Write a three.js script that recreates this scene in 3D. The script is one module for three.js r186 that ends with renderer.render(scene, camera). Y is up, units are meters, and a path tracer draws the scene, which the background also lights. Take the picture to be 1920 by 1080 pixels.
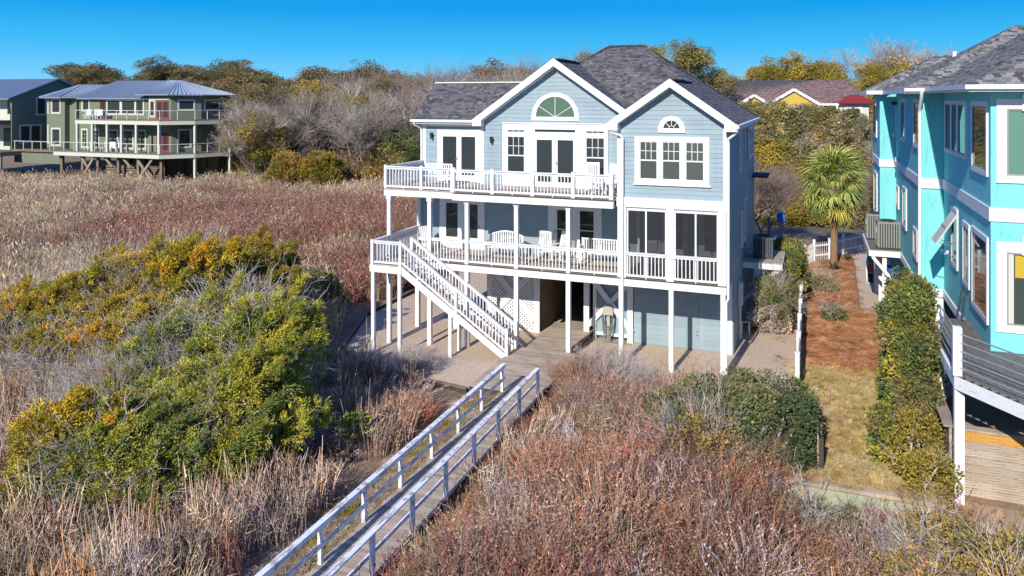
import * as THREE from 'three';

// ---------------------------------------------------------------- camera, sky, sun, exposure
const scene = new THREE.Scene();
const camera = new THREE.PerspectiveCamera(2 * Math.atan(897 / 1444) * 180 / Math.PI, 1920 / 1794, 0.3, 4000);
camera.position.set(2.965, 10.1, 28.543);
camera.rotation.y = Math.atan(562 / 1444);
camera.setViewOffset(1920, 1794, 0, 714, 1920, 1080);   // level camera, lens shifted down

const renderer = new THREE.WebGLRenderer({ antialias: true });
renderer.toneMapping = THREE.LinearToneMapping;
renderer.toneMappingExposure = 1.2;
renderer.shadowMap.enabled = true;

{ // clear winter sky: pale at the horizon, deep blue above
  const W = 64, H = 720, data = new Float32Array(W * H * 4);
  const stops = [[-90, 0.16, 0.17, 0.17], [-0.3, 0.16, 0.17, 0.17], [0, 0.24, 0.58, 0.82], [1.6, 0.15, 0.52, 0.82], [3.6, 0.05, 0.43, 0.80], [6.4, 0.008, 0.30, 0.73], [14, 0.02, 0.20, 0.65], [35, 0.06, 0.17, 0.60], [90, 0.06, 0.15, 0.54]];
  for (let y = 0; y < H; y++) {
    const e = (y + 0.5) / H * 180 - 90; let k = 0; while (k < stops.length - 2 && e > stops[k + 1][0]) k++;
    const a = stops[k], b = stops[k + 1], t = Math.min(1, Math.max(0, (e - a[0]) / (b[0] - a[0])));
    for (let x = 0; x < W; x++) for (let c = 0; c < 4; c++) data[(y * W + x) * 4 + c] = c === 3 ? 1 : a[c + 1] + (b[c + 1] - a[c + 1]) * t;
  }
  const sky = new THREE.DataTexture(data, W, H, THREE.RGBAFormat, THREE.FloatType);
  sky.mapping = THREE.EquirectangularReflectionMapping; sky.magFilter = THREE.LinearFilter; sky.needsUpdate = true;
  scene.background = sky; scene.environment = sky;
}
const sun = new THREE.DirectionalLight(new THREE.Color().setRGB(1, 0.94, 0.84), 4.3);
sun.position.set(-5, 30.5, 50); sun.target.position.set(0, 0, 0);
sun.castShadow = true; sun.shadow.mapSize.set(4096, 4096); sun.shadow.radius = 1;
Object.assign(sun.shadow.camera, { left: -110, right: 60, top: 70, bottom: -70, near: 1, far: 220 });
scene.add(sun, sun.target); sun.name = 'sun';

// ---------------------------------------------------------------- helpers
function rngOf(seed) { let s = seed | 0; return () => { s = (s + 0x6d2b79f5) | 0; let t = Math.imul(s ^ (s >>> 15), 1 | s); t = (t + Math.imul(t ^ (t >>> 7), 61 | t)) ^ t; return ((t ^ (t >>> 14)) >>> 0) / 4294967296; }; }
const rnd = rngOf(7);
const rr = (a, b, r = rnd) => a + (b - a) * r();
const V = (x, y, z) => new THREE.Vector3(x, y, z);
const clamp = (x, a = 0, b = 1) => Math.min(b, Math.max(a, x));
const smooth = (a, b, x) => { const t = clamp((x - a) / (b - a)); return t * t * (3 - 2 * t); };
const lin = (r, g, b) => new THREE.Color().setRGB(r, g, b);

// value noise, tileable with period p
const NT = (() => { const r = rngOf(99), a = new Float32Array(65536); for (let i = 0; i < a.length; i++) a[i] = r(); return a; })();
function vnoise(x, y, p = 256) {
  const xi = Math.floor(x), yi = Math.floor(y), fx = x - xi, fy = y - yi, u = fx * fx * (3 - 2 * fx), v = fy * fy * (3 - 2 * fy);
  const m = (k) => ((k % p) + p) % p, g = (i, j) => NT[(m(i) * 131 + m(j) * 2017 + 7) & 65535];
  return (g(xi, yi) * (1 - u) + g(xi + 1, yi) * u) * (1 - v) + (g(xi, yi + 1) * (1 - u) + g(xi + 1, yi + 1) * u) * v;
}
function fbm(x, y, oct = 4, p = 256) { let s = 0, a = 0.5, n = 0; for (let i = 0; i < oct; i++) { s += a * vnoise(x, y, p); n += a; x *= 2; y *= 2; p *= 2; a *= 0.5; } return s / n; }
// fn(u, v) -> sRGB 0..255 triple
function tex(size, fn, metres = 1, srgb = true) {
  const d = new Uint8Array(size * size * 4);
  for (let y = 0; y < size; y++) for (let x = 0; x < size; x++) { const c = fn(x / size, y / size, x, y), o = (y * size + x) * 4; d[o] = clamp(c[0], 0, 255); d[o + 1] = clamp(c[1], 0, 255); d[o + 2] = clamp(c[2], 0, 255); d[o + 3] = 255; }
  const t = new THREE.DataTexture(d, size, size, THREE.RGBAFormat); t.wrapS = t.wrapT = THREE.RepeatWrapping; t.magFilter = THREE.LinearFilter; t.minFilter = THREE.LinearMipmapLinearFilter; t.generateMipmaps = true;
  if (srgb) t.colorSpace = THREE.SRGBColorSpace; t.repeat.set(1 / metres, 1 / metres); t.needsUpdate = true; return t;
}
const mixc = (a, b, t) => [a[0] + (b[0] - a[0]) * t, a[1] + (b[1] - a[1]) * t, a[2] + (b[2] - a[2]) * t];
const std = (o) => new THREE.MeshStandardMaterial({ roughness: 0.8, metalness: 0, ...o });

// raw mesh collector
class Mesher {
  constructor() { this.p = []; this.i = []; this.c = []; this.uv = []; }
  v(x, y, z, c, u = 0, w = 0) { this.p.push(x, y, z); if (c) this.c.push(c[0], c[1], c[2]); this.uv.push(u, w); return this.p.length / 3 - 1; }
  tri(a, b, c, col) { const n = this.v(a[0], a[1], a[2], col); this.v(b[0], b[1], b[2], col); this.v(c[0], c[1], c[2], col); this.i.push(n, n + 1, n + 2); }
  quad(a, b, c, d, col) { const n = this.v(a[0], a[1], a[2], col, 0, 0); this.v(b[0], b[1], b[2], col, 1, 0); this.v(c[0], c[1], c[2], col, 1, 1); this.v(d[0], d[1], d[2], col, 0, 1); this.i.push(n, n + 1, n + 2, n, n + 2, n + 3); }
  box(x0, x1, y0, y1, z0, z1, col) {
    const A = [x0, y0, z0], B = [x1, y0, z0], C = [x1, y1, z0], D = [x0, y1, z0], E = [x0, y0, z1], F = [x1, y0, z1], G = [x1, y1, z1], H = [x0, y1, z1];
    this.quad(E, F, G, H, col); this.quad(B, A, D, C, col); this.quad(F, B, C, G, col); this.quad(A, E, H, D, col); this.quad(H, G, C, D, col); this.quad(A, B, F, E, col);
  }
  tube(pts, rad, sides = 5, col) {       // tapered, smooth along
    let prev = -1; const up = V(0.31, 0.2, 0.93).normalize();
    for (let k = 0; k < pts.length; k++) {
      const a = pts[Math.max(0, k - 1)], b = pts[Math.min(pts.length - 1, k + 1)];
      const t = V(b[0] - a[0], b[1] - a[1], b[2] - a[2]).normalize();
      let s = V().crossVectors(t, up); if (s.lengthSq() < 1e-4) s = V().crossVectors(t, V(1, 0, 0)); s.normalize(); const w = V().crossVectors(t, s);
      const r = typeof rad === 'number' ? rad : rad[k], st = this.p.length / 3;
      for (let j = 0; j < sides; j++) { const an = j / sides * Math.PI * 2, cs = Math.cos(an) * r, sn = Math.sin(an) * r; this.v(pts[k][0] + s.x * cs + w.x * sn, pts[k][1] + s.y * cs + w.y * sn, pts[k][2] + s.z * cs + w.z * sn, col, j / sides, k); }
      if (prev >= 0) for (let j = 0; j < sides; j++) { const j2 = (j + 1) % sides; this.i.push(prev + j, prev + j2, st + j2, prev + j, st + j2, st + j); }
      prev = st;
    }
  }
  bar(a, b, w, h, col) {                 // rectangular bar from a to b, w horizontal width, h vertical-ish depth
    const t = V(b[0] - a[0], b[1] - a[1], b[2] - a[2]).normalize(); let s = V().crossVectors(t, V(0, 1, 0)); if (s.lengthSq() < 1e-5) s = V(1, 0, 0); s.normalize(); const n = V().crossVectors(s, t);
    const P = (e, i, j) => [e[0] + s.x * i * w / 2 + n.x * j * h / 2, e[1] + s.y * i * w / 2 + n.y * j * h / 2, e[2] + s.z * i * w / 2 + n.z * j * h / 2];
    const c = [[-1, -1], [1, -1], [1, 1], [-1, 1]];
    for (let k = 0; k < 4; k++) { const [i, j] = c[k], [i2, j2] = c[(k + 1) % 4]; this.quad(P(a, i, j), P(a, i2, j2), P(b, i2, j2), P(b, i, j), col); }
    this.quad(P(a, -1, 1), P(a, 1, 1), P(a, 1, -1), P(a, -1, -1), col); this.quad(P(b, -1, -1), P(b, 1, -1), P(b, 1, 1), P(b, -1, 1), col);
  }
  geo() {
    const g = new THREE.BufferGeometry(); g.setAttribute('position', new THREE.Float32BufferAttribute(this.p, 3)); g.setAttribute('uv', new THREE.Float32BufferAttribute(this.uv, 2));
    if (this.c.length) g.setAttribute('color', new THREE.Float32BufferAttribute(this.c, 3)); g.setIndex(this.i); g.computeVertexNormals(); return g;
  }
}

// naming and adding
const taken = new Map();
function numbered(n) { const k = taken.get(n) ?? 0; taken.set(n, k + 1); return k ? n + '_' + String(k).padStart(3, '0') : n; }
const OFF = new WeakMap();               // world offset of unturned groups
function tag(o, label, category, group, kind) { if (label) o.userData.label = label; if (category) o.userData.category = category; if (group) o.userData.group = group; if (kind) o.userData.kind = kind; return o; }
function thing(name, label, category, [x, y, z] = [0, 0, 0], turn = 0, group) {
  const o = new THREE.Group(); o.name = numbered(name); o.position.set(x, y, z); o.rotation.y = turn; scene.add(o); tag(o, label, category, group);
  OFF.set(o, turn ? [0, 0, 0] : [x, y, z]); return o;
}
function part(parent, name, [x, y, z] = [0, 0, 0], turn) {   // sub-group; with a turn it has its own axes
  const o = new THREE.Group(); o.name = name; const f = OFF.get(parent) ?? [0, 0, 0];
  if (turn === undefined) { OFF.set(o, f); } else { o.position.set(x - f[0], y - f[1], z - f[2]); o.rotation.y = turn; OFF.set(o, [0, 0, 0]); }
  parent.add(o); return o;
}
function put(parent, name, geo, mat, shift = true) { const m = new THREE.Mesh(geo, mat); m.name = name; m.castShadow = m.receiveShadow = true; if (shift) { const f = OFF.get(parent) ?? [0, 0, 0]; m.position.set(-f[0], -f[1], -f[2]); } parent.add(m); return m; }
function top(name, geo, mat, label, category, group, kind) { const m = new THREE.Mesh(geo, mat); m.name = numbered(name); m.castShadow = m.receiveShadow = true; scene.add(m); return tag(m, label, category, group, kind); }
const gcache = new Map();
function boxGeo(w, h, d, off = 0) {      // uv in metres, long side along u
  const key = [w, h, d].map((k) => k.toFixed(3)).join() + off; if (gcache.has(key)) return gcache.get(key);
  const g = new THREE.BoxGeometry(w, h, d), uv = g.attributes.uv, dims = [[d, h], [d, h], [w, d], [w, d], [w, h], [w, h]];
  for (let f = 0; f < 6; f++) for (let k = 0; k < 4; k++) { const i = f * 4 + k; let a = uv.getX(i) * dims[f][0], b = uv.getY(i) * dims[f][1]; if (dims[f][1] > dims[f][0]) [a, b] = [b, a]; uv.setXY(i, a + off * 0.37, b + off * 0.61); }
  gcache.set(key, g); return g;
}
// box from extents in the parent's axes (world axes for unturned parents)
function bx(parent, name, mat, x0, x1, y0, y1, z0, z1, off = 0) {
  const m = new THREE.Mesh(boxGeo(Math.abs(x1 - x0), Math.abs(y1 - y0), Math.abs(z1 - z0), off), mat); m.name = name; m.castShadow = m.receiveShadow = true;
  const f = OFF.get(parent) ?? [0, 0, 0]; m.position.set((x0 + x1) / 2 - f[0], (y0 + y1) / 2 - f[1], (z0 + z1) / 2 - f[2]); parent.add(m); OFF.set(m, [(x0 + x1) / 2, (y0 + y1) / 2, (z0 + z1) / 2]); return m;
}
// straight bar between two points, with its own turned mesh
function bar(parent, name, mat, a, b, w, h, off = 0) {
  const L = Math.hypot(b[0] - a[0], b[1] - a[1], b[2] - a[2]); const m = new THREE.Mesh(boxGeo(L, h, w, off), mat); m.name = name; m.castShadow = m.receiveShadow = true;
  const f = OFF.get(parent) ?? [0, 0, 0]; m.position.set((a[0] + b[0]) / 2 - f[0], (a[1] + b[1]) / 2 - f[1], (a[2] + b[2]) / 2 - f[2]);
  const t = V(b[0] - a[0], b[1] - a[1], b[2] - a[2]).normalize(); let s = V().crossVectors(t, V(0, 1, 0)); if (s.lengthSq() < 1e-6) s = V(0, 0, 1); s.normalize(); const n = V().crossVectors(s, t);
  m.quaternion.setFromRotationMatrix(new THREE.Matrix4().makeBasis(t, n, s)); parent.add(m); return m;
}
function tube(parent, name, mat, pts, r, sides = 10) { const k = new Mesher(); k.tube(pts, r, sides); return put(parent, name, k.geo(), mat); }
function cyl(parent, name, mat, x, y0, y1, z, r, sides = 16) { const g = new THREE.CylinderGeometry(r, r, y1 - y0, sides); const f = OFF.get(parent) ?? [0, 0, 0]; const m = put(parent, name, g, mat, false); m.position.set(x - f[0], (y0 + y1) / 2 - f[1], z - f[2]); return m; }
// flat polygon slab: pts in order (3D, planar), thick downwards along its normal
function slab(pts, th) {
  const n = V().crossVectors(V(...pts[1]).sub(V(...pts[0])), V(...pts[2]).sub(V(...pts[0]))).normalize(); if (n.y < -1e-6) n.negate();
  const k = new Mesher(), q = pts.map((p) => [p[0] - n.x * th, p[1] - n.y * th, p[2] - n.z * th]), N = pts.length;
  for (let i = 1; i < N - 1; i++) { k.tri(pts[0], pts[i], pts[i + 1]); k.tri(q[0], q[i + 1], q[i]); }
  for (let i = 0; i < N; i++) { const j = (i + 1) % N; k.quad(pts[i], pts[j], q[j], q[i]); }
  return k.geo();
}
// wall polygon in x-y (z const), thick backwards
function extrude(poly, z0, z1, axis = 'z') {
  const s = new THREE.Shape(poly.map((p) => new THREE.Vector2(p[0], p[1]))); const g = new THREE.ExtrudeGeometry(s, { depth: z1 - z0, bevelEnabled: false, curveSegments: 20 }); g.translate(0, 0, z0);
  if (axis === 'x') g.rotateY(Math.PI / 2); return g;
}

// ---------------------------------------------------------------- materials
const paintT = tex(256, (u, v) => { const s = fbm(u * 6, v * 22, 4, 6), d = fbm(u * 20, v * 20, 3, 20), k = s > 0.66 ? (s - 0.66) * 1.7 : 0, e = d > 0.74 ? (d - 0.74) * 2.2 : 0; return mixc([243, 243, 241], [150, 142, 128], clamp(k + e)); }, 1.7);
const woodT = tex(512, (u, v) => { const g = fbm(u * 4, v * 90, 4, 4), k = fbm(u * 8, v * 8, 4, 8), w = fbm(u * 16, v * 160, 2, 16); let c = mixc([118, 110, 102], [196, 189, 178], g); c = mixc(c, [150, 128, 102], k * 0.55); return mixc(c, [70, 62, 54], w > 0.68 ? (w - 0.68) * 2.4 : 0); }, 1.6);
const woodB = tex(512, (u, v) => { const g = fbm(u * 4, v * 90, 4, 4) * 255; return [g, g, g]; }, 1.6, false);
const fineB = tex(256, (u, v) => { const g = fbm(u * 40, v * 40, 3, 40) * 255; return [g, g, g]; }, 0.6, false);
const sidingT = tex(256, (u, v) => { const a = fbm(u * 5, v * 5, 4, 5), b = fbm(u * 30, v * 30, 2, 30); const k = (a - 0.5) * 16 + (b - 0.5) * 8; return [157 + k, 178 + k, 186 + k]; }, 2.5);
const M = {
  white: std({ map: paintT, color: lin(0.94, 0.94, 0.94), roughness: 0.55 }),
  whiteClean: std({ color: lin(0.82, 0.82, 0.81), roughness: 0.5 }),
  rail: std({ map: paintT, color: lin(0.92, 0.92, 0.92), roughness: 0.6 }),
  deck: std({ map: woodT, bumpMap: woodB, bumpScale: 0.004, color: lin(0.62, 0.6, 0.58), roughness: 0.9 }),
  plank: [0.95, 1.1, 0.82, 1.0].map((k, i) => { const t = woodT.clone(); t.offset.set(i * 0.31, i * 0.17); t.needsUpdate = true; return std({ map: t, bumpMap: woodB, bumpScale: 0.004, color: lin(1.28 * k, 1.22 * k, 1.15 * k), roughness: 0.9 }); }),
  blue: [1, 0.95, 1.05].map((k) => std({ map: sidingT, color: lin(0.86 * k, 0.86 * k, 0.86 * k), roughness: 0.6 })),
  blueWall: std({ map: sidingT, color: lin(0.86, 0.86, 0.86), roughness: 0.6 }),
  glass: new THREE.MeshPhysicalMaterial({ color: lin(0.035, 0.042, 0.04), roughness: 0.04, specularIntensity: 1, ior: 1.6 }),
  glassGreen: new THREE.MeshPhysicalMaterial({ color: lin(0.10, 0.17, 0.12), roughness: 0.12, ior: 1.5 }),
  plywood: std({ map: woodT, color: lin(0.85, 0.72, 0.52), roughness: 0.9 }),
  dark: std({ color: lin(0.03, 0.032, 0.035), roughness: 0.6 }),
  darkWood: std({ map: woodT, color: lin(0.22, 0.2, 0.18), roughness: 0.95 }),
  metal: std({ color: lin(0.45, 0.46, 0.47), roughness: 0.35, metalness: 0.8 }),
  black: std({ color: lin(0.02, 0.02, 0.022), roughness: 0.5 }),
  screen: new THREE.MeshStandardMaterial({ color: lin(0.03, 0.032, 0.035), roughness: 0.9, transparent: true, opacity: 0.5 }),
  pipe: std({ color: lin(0.5, 0.52, 0.54), roughness: 0.35, metalness: 0.6 }),
};

// ---------------------------------------------------------------- ground
const gx = (x) => -0.3 * clamp((-9 - x) / 5);
const dropZ = (x, z) => (x > 1.2 ? -0.75 * clamp((z - 6.62) / 0.12) * clamp((x - 1.2) / 1.2) : 0);
const gh = (x, z) => gx(x) + dropZ(x, z);
const groundT = tex(512, (u, v) => { const a = fbm(u * 8, v * 8, 5, 8), b = fbm(u * 60, v * 60, 3, 60), c = fbm(u * 24 + 3, v * 120, 3, 24); let k = mixc([96, 78, 62], [168, 145, 118], a * 0.6 + c * 0.5); k = mixc(k, [58, 46, 36], b > 0.6 ? (b - 0.6) * 1.6 : 0); return k; }, 3);
const gravelT = tex(1024, (u, v, x, y) => { const a = vnoise(u * 230, v * 230, 230), b = fbm(u * 110, v * 110, 3, 110), c = fbm(u * 5, v * 5, 3, 5); let k = mixc([122, 112, 102], [214, 205, 194], a * 0.6 + b * 0.4); k = mixc(k, [176, 152, 122], c * 0.4); return mixc(k, [76, 66, 56], b < 0.3 ? (0.3 - b) * 3 : 0); }, 3.2);
const gravelB = tex(512, (u, v) => { const g = (vnoise(u * 120, v * 120, 120) * 0.6 + vnoise(u * 60, v * 60, 60) * 0.4) * 255; return [g, g, g]; }, 1.7, false);
const mulchT = tex(1024, (u, v) => { const a = fbm(u * 90, v * 26, 3, 90), a2 = fbm(u * 26, v * 90, 3, 26), b = fbm(u * 6, v * 6, 4, 6), c = fbm(u * 150, v * 150, 2, 150); let k = mixc([108, 58, 32], [210, 140, 92], a * 0.5 + a2 * 0.5 + (c - 0.5) * 0.5); return mixc(k, [198, 132, 84], b > 0.5 ? (b - 0.5) * 1.1 : 0); }, 3.7);
const lawnT = tex(1024, (u, v) => { const a = fbm(u * 120, v * 40, 3, 120), a2 = fbm(u * 40, v * 130, 3, 40), b = fbm(u * 5, v * 5, 4, 5); let k = mixc([116, 88, 42], [206, 178, 112], a * 0.5 + a2 * 0.5); k = mixc(k, [140, 122, 54], b > 0.52 ? (b - 0.52) * 1.6 : 0); return mixc(k, [148, 96, 52], b < 0.36 ? (0.36 - b) * 2.4 : 0); }, 3.1);
const concreteT = tex(512, (u, v) => { const a = fbm(u * 5, v * 5, 5, 5), b = fbm(u * 90, v * 90, 2, 90); const k = 150 + (a - 0.5) * 60 + (b - 0.5) * 26; return [k + 14, k + 4, k - 16]; }, 4);
M.ground = std({ map: groundT, color: lin(1.15, 1.1, 1.05), roughness: 1 });
M.gravel = std({ map: gravelT, bumpMap: gravelB, bumpScale: 0.02, color: lin(1.5, 1.38, 1.26), roughness: 1 });
M.mulch = std({ map: mulchT, color: lin(1.25, 1.2, 1.2), bumpMap: fineB, bumpScale: 0.02, roughness: 1 });
M.lawn = std({ map: lawnT, color: lin(1.2, 1.15, 1.1), bumpMap: fineB, bumpScale: 0.015, roughness: 1 });
M.concrete = std({ map: concreteT, roughness: 0.95 });
M.asphalt = std({ map: concreteT, color: lin(0.42, 0.42, 0.44), roughness: 0.95 });
{
  const axis = (near0, near1, step, far0, far1) => { const a = []; let x = near0, s = step; const lo = []; while (x > far0) { s *= 1.35; x -= s; lo.unshift(Math.max(x, far0)); } a.push(...lo); for (x = near0; x < near1; x += step) a.push(x); s = step; x = near1; a.push(x); while (x < far1) { s *= 1.35; x += s; a.push(Math.min(x, far1)); } return a; };
  const xs = axis(-20, 14, 0.5, -2600, 2600), zs = axis(0, 10, 0.12, -3200, 900), k = new Mesher();
  for (const z of zs) for (const x of xs) k.v(x, gh(x, z), z, null, x, z);
  for (let j = 0; j < zs.length - 1; j++) for (let i = 0; i < xs.length - 1; i++) { const a = j * xs.length + i, b = a + xs.length; k.i.push(a, b, a + 1, a + 1, b, b + 1); }
  const m = top('ground', k.geo(), M.ground, 'brown sandy ground under the scrub and marsh plants', 'ground', null, 'structure');
  void m;
}
function clipX(poly, x0, x1) {
  const half = (p, s, lim) => { const o = []; for (let i = 0; i < p.length; i++) { const a = p[i], b = p[(i + 1) % p.length], da = s * (a[0] - lim), db = s * (b[0] - lim); if (da >= 0) o.push(a); if (da * db < 0) { const t = da / (da - db); o.push([lim, a[1] + (b[1] - a[1]) * t]); } } return o; };
  return half(half(poly, 1, x0), -1, x1);
}
function sheet(name, mat, poly, eps, label, cat) {
  const k = new Mesher();
  for (const [a, b] of [[-999, -14], [-14, -9], [-9, 999]]) {
    const p = clipX(poly, a, b); if (p.length < 3) continue;
    const c = p.map((q) => new THREE.Vector2(q[0], q[1])); if (THREE.ShapeUtils.area(c) < 0) c.reverse();
    const f = THREE.ShapeUtils.triangulateShape(c, []), n = k.p.length / 3;
    for (const q of c) k.v(q.x, gx(q.x) + eps, q.y, null, q.x, q.y);
    for (const t of f) k.i.push(n + t[0], n + t[2], n + t[1]);
  }
  return top(name, k.geo(), mat, label, cat, null, 'structure');
}
// wobbly outline through the given corners
function wob(pts, amp = 0.08, step = 0.5, seed = 3) { const r = rngOf(seed), o = []; for (let i = 0; i < pts.length; i++) { const a = pts[i], b = pts[(i + 1) % pts.length], L = Math.hypot(b[0] - a[0], b[1] - a[1]), n = Math.max(1, Math.round(L / step)); for (let k = 0; k < n; k++) o.push([a[0] + (b[0] - a[0]) * k / n + (r() - 0.5) * amp, a[1] + (b[1] - a[1]) * k / n + (r() - 0.5) * amp]); } return o; }
sheet('gravel_pad', M.gravel, wob([[-16.8, -22], [-16.75, -3.2], [-15.1, 1.3], [-12.3, 3.55], [-8.6, 4.4], [-5.3, 3.6], [-1.4, 2.5], [1.2, 1.6], [2.4, 0.8], [2.42, -22]], 0.1), 0.012, 'grey gravel pad under and around the blue house', 'gravel');
sheet('mulch_bed', M.mulch, wob([[2.62, -2.3], [5.62, -3.0], [5.1, -11.4], [5.0, -11.7], [5.36, -23.2], [5.2, -26], [2.7, -26]], 0.12), 0.014, 'rust brown pine straw bed between the blue and turquoise houses', 'mulch');
sheet('lawn', M.lawn, wob([[2.5, -2.2], [5.75, -2.9], [6.1, 2], [6.1, 6.6], [1.9, 6.6], [1.8, 1.2], [2.5, 0.9]], 0.1), 0.01, 'dry golden lawn strip ending at the low concrete wall', 'lawn');
sheet('gravel_path', M.gravel, wob([[5.14, -11.6], [5.82, -11.75], [5.86, -5], [5.75, -2.6], [7.4, -2.6], [7.4, -26], [5.3, -26], [5.42, -23.2]], 0.06), 0.009, 'pale gravel strip along the turquoise house', 'gravel');
sheet('road', M.asphalt, [[-60, -30.2], [60, -30.2], [60, -36.6], [-60, -36.6]], 0.016, 'grey street crossing behind the houses', 'road');
sheet('driveway', M.concrete, [[2.4, -26.4], [2.4, -30], [-10, -30], [-10, -22.2], [2.2, -22.2]], 0.02, 'pale concrete driveway behind the blue house', 'driveway');
sheet('concrete_slab', M.concrete, [[-7.6, -2.4], [-7.6, -14], [-3.9, -14], [-3.9, -2.4]], 0.024, 'tan concrete floor of the open bay under the blue house', 'floor');
{
  const k = new Mesher(); k.quad([-2600, -1.5, 900], [2600, -1.5, 900], [2600, 0.05, 62], [-2600, 0.05, 62]);
  top('sea', k.geo(), new THREE.MeshPhysicalMaterial({ color: lin(0.03, 0.10, 0.13), roughness: 0.25 }), 'sea beyond the beach', 'sea', null, 'structure');
}

// ---------------------------------------------------------------- the blue house
// shingled roof plane: polygon corners (convex, first edge = eave), merged tabs
function shingles(parent, polys, tones, seed, name = 'shingles', course = 0.128) {
  const r = rngOf(seed), k = new Mesher();
  for (const pts of polys) {
    const o = V(...pts[0]), s = V(...pts[1]).sub(o).normalize(); let n = V().crossVectors(s, V(...pts[2]).sub(o)).normalize(); if (n.y < 0) n.negate(); const t = V().crossVectors(n, s); if (t.y < 0) t.negate();
    const q = pts.map((p) => { const d = V(...p).sub(o); return [d.dot(s), d.dot(t)]; });
    const span = (tt) => { let a = 1e9, b = -1e9; for (let i = 0; i < q.length; i++) { const A = q[i], B = q[(i + 1) % q.length]; if ((A[1] - tt) * (B[1] - tt) <= 0 && A[1] !== B[1]) { const x = A[0] + (B[0] - A[0]) * (tt - A[1]) / (B[1] - A[1]); a = Math.min(a, x); b = Math.max(b, x); } } return [a, b]; };
    const tmax = Math.max(...q.map((p) => p[1])), P = (a, b, h) => [o.x + s.x * a + t.x * b + n.x * h, o.y + s.y * a + t.y * b + n.y * h, o.z + s.z * a + t.z * b + n.z * h];
    for (let c = 0; c * course < tmax; c++) {
      const t0 = c * course, t1 = Math.min(tmax, t0 + course * 1.06), [a, b] = span(Math.min(tmax - 1e-3, t0 + course * 0.45)); if (b <= a) continue;
      let x = a - (r() * 0.2); let batch = r();
      while (x < b) {
        const w = rr(0.09, 0.27, r), x0 = Math.max(a, x) + 0.003, x1 = Math.min(b, x + w) - 0.003; x += w; if (x1 - x0 < 0.02) continue; if (r() < 0.7) batch = r();
        const h = rr(0.009, 0.02, r), tn = tones[Math.floor((batch * 0.6 + r() * 0.4) * tones.length) % tones.length], j = rr(0.86, 1.14, r), col = [tn[0] * j, tn[1] * j, tn[2] * j], e = rr(-0.008, 0.008, r);
        const A = P(x0, t0 + e, h), B = P(x1, t0 + e, h), C = P(x1, t1, 0.004), D = P(x0, t1, 0.004), E = P(x0, t0 + e, 0), F = P(x1, t0 + e, 0);
        k.quad(A, B, C, D, col); k.quad(E, F, B, A, col); k.tri(E, A, D, col); k.tri(F, C, B, col);
      }
    }
  }
  const m = put(parent, name, k.geo(), SHM); m.userData.kind = 'stuff'; return m;
}
const SHM = std({ vertexColors: true, roughness: 0.95, bumpMap: fineB, bumpScale: 0.003 });
const GREY = [[0.055, 0.053, 0.056], [0.09, 0.087, 0.09], [0.125, 0.12, 0.122], [0.15, 0.145, 0.146], [0.075, 0.072, 0.075], [0.185, 0.178, 0.176]];
M.roofBase = std({ color: lin(0.06, 0.06, 0.065), roughness: 1 });
M.soffit = std({ color: lin(0.78, 0.78, 0.77), roughness: 0.7 });

// lap siding boards on a wall: board(y) spans given by fn, holes [u0,u1,y0,y1]; local axes u (x), y, w outwards (+z)
const wedge = (() => { const k = new Mesher(), a = 0.5; const L = (x) => [[x, 0, 0], [x, 0, 0.022], [x, 1, 0.006], [x, 1, 0]]; const p = L(-a), q = L(a); k.quad(p[1], q[1], q[2], p[2]); k.quad(p[0], q[0], q[1], p[1]); k.quad(p[3], p[2], q[2], q[3]); k.tri(p[0], p[1], p[2]); k.tri(p[0], p[2], p[3]); k.tri(q[0], q[2], q[1]); k.tri(q[0], q[3], q[2]);
  const g = k.geo(); const uv = g.attributes.uv, ps = g.attributes.position; for (let i = 0; i < uv.count; i++) uv.setXY(i, ps.getX(i) * 2.3, ps.getY(i) * 0.17); return g; })();
let boardSeed = 1;
function siding(wall, mats, span, y0, y1, holes = [], z = 0, exposure = 0.172) {
  const r = rngOf(1000 + boardSeed++);
  for (let y = y0; y < y1 - 0.02; y += exposure) {
    const h = Math.min(exposure, y1 - y), ym = y + h * 0.5, [a, b] = span(ym); if (b - a < 0.08) continue;
    let segs = [[a, b]];
    for (const [u0, u1, v0, v1] of holes) if (ym > v0 && ym < v1) segs = segs.flatMap(([p, q]) => (u1 <= p || u0 >= q ? [[p, q]] : [[p, u0], [u1, q]].filter(([c, d]) => d - c > 0.03)));
    for (const [p, q] of segs) {
      const cuts = [p]; let c = p + rr(2.2, 3.6, r); while (c < q - 0.8) { cuts.push(c); c += rr(2.6, 3.6, r); } cuts.push(q);
      for (let i = 0; i < cuts.length - 1; i++) {
        const L = cuts[i + 1] - cuts[i] - 0.004; const m = new THREE.Mesh(wedge, mats[Math.floor(r() * mats.length)]); m.name = 'siding_board'; m.castShadow = m.receiveShadow = true; m.scale.set(L, h * 0.985, 1);
        const f = OFF.get(wall) ?? [0, 0, 0]; m.position.set((cuts[i] + cuts[i + 1]) / 2 - f[0], y - f[1], z - f[2]); wall.add(m);
      }
    }
  }
}
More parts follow.
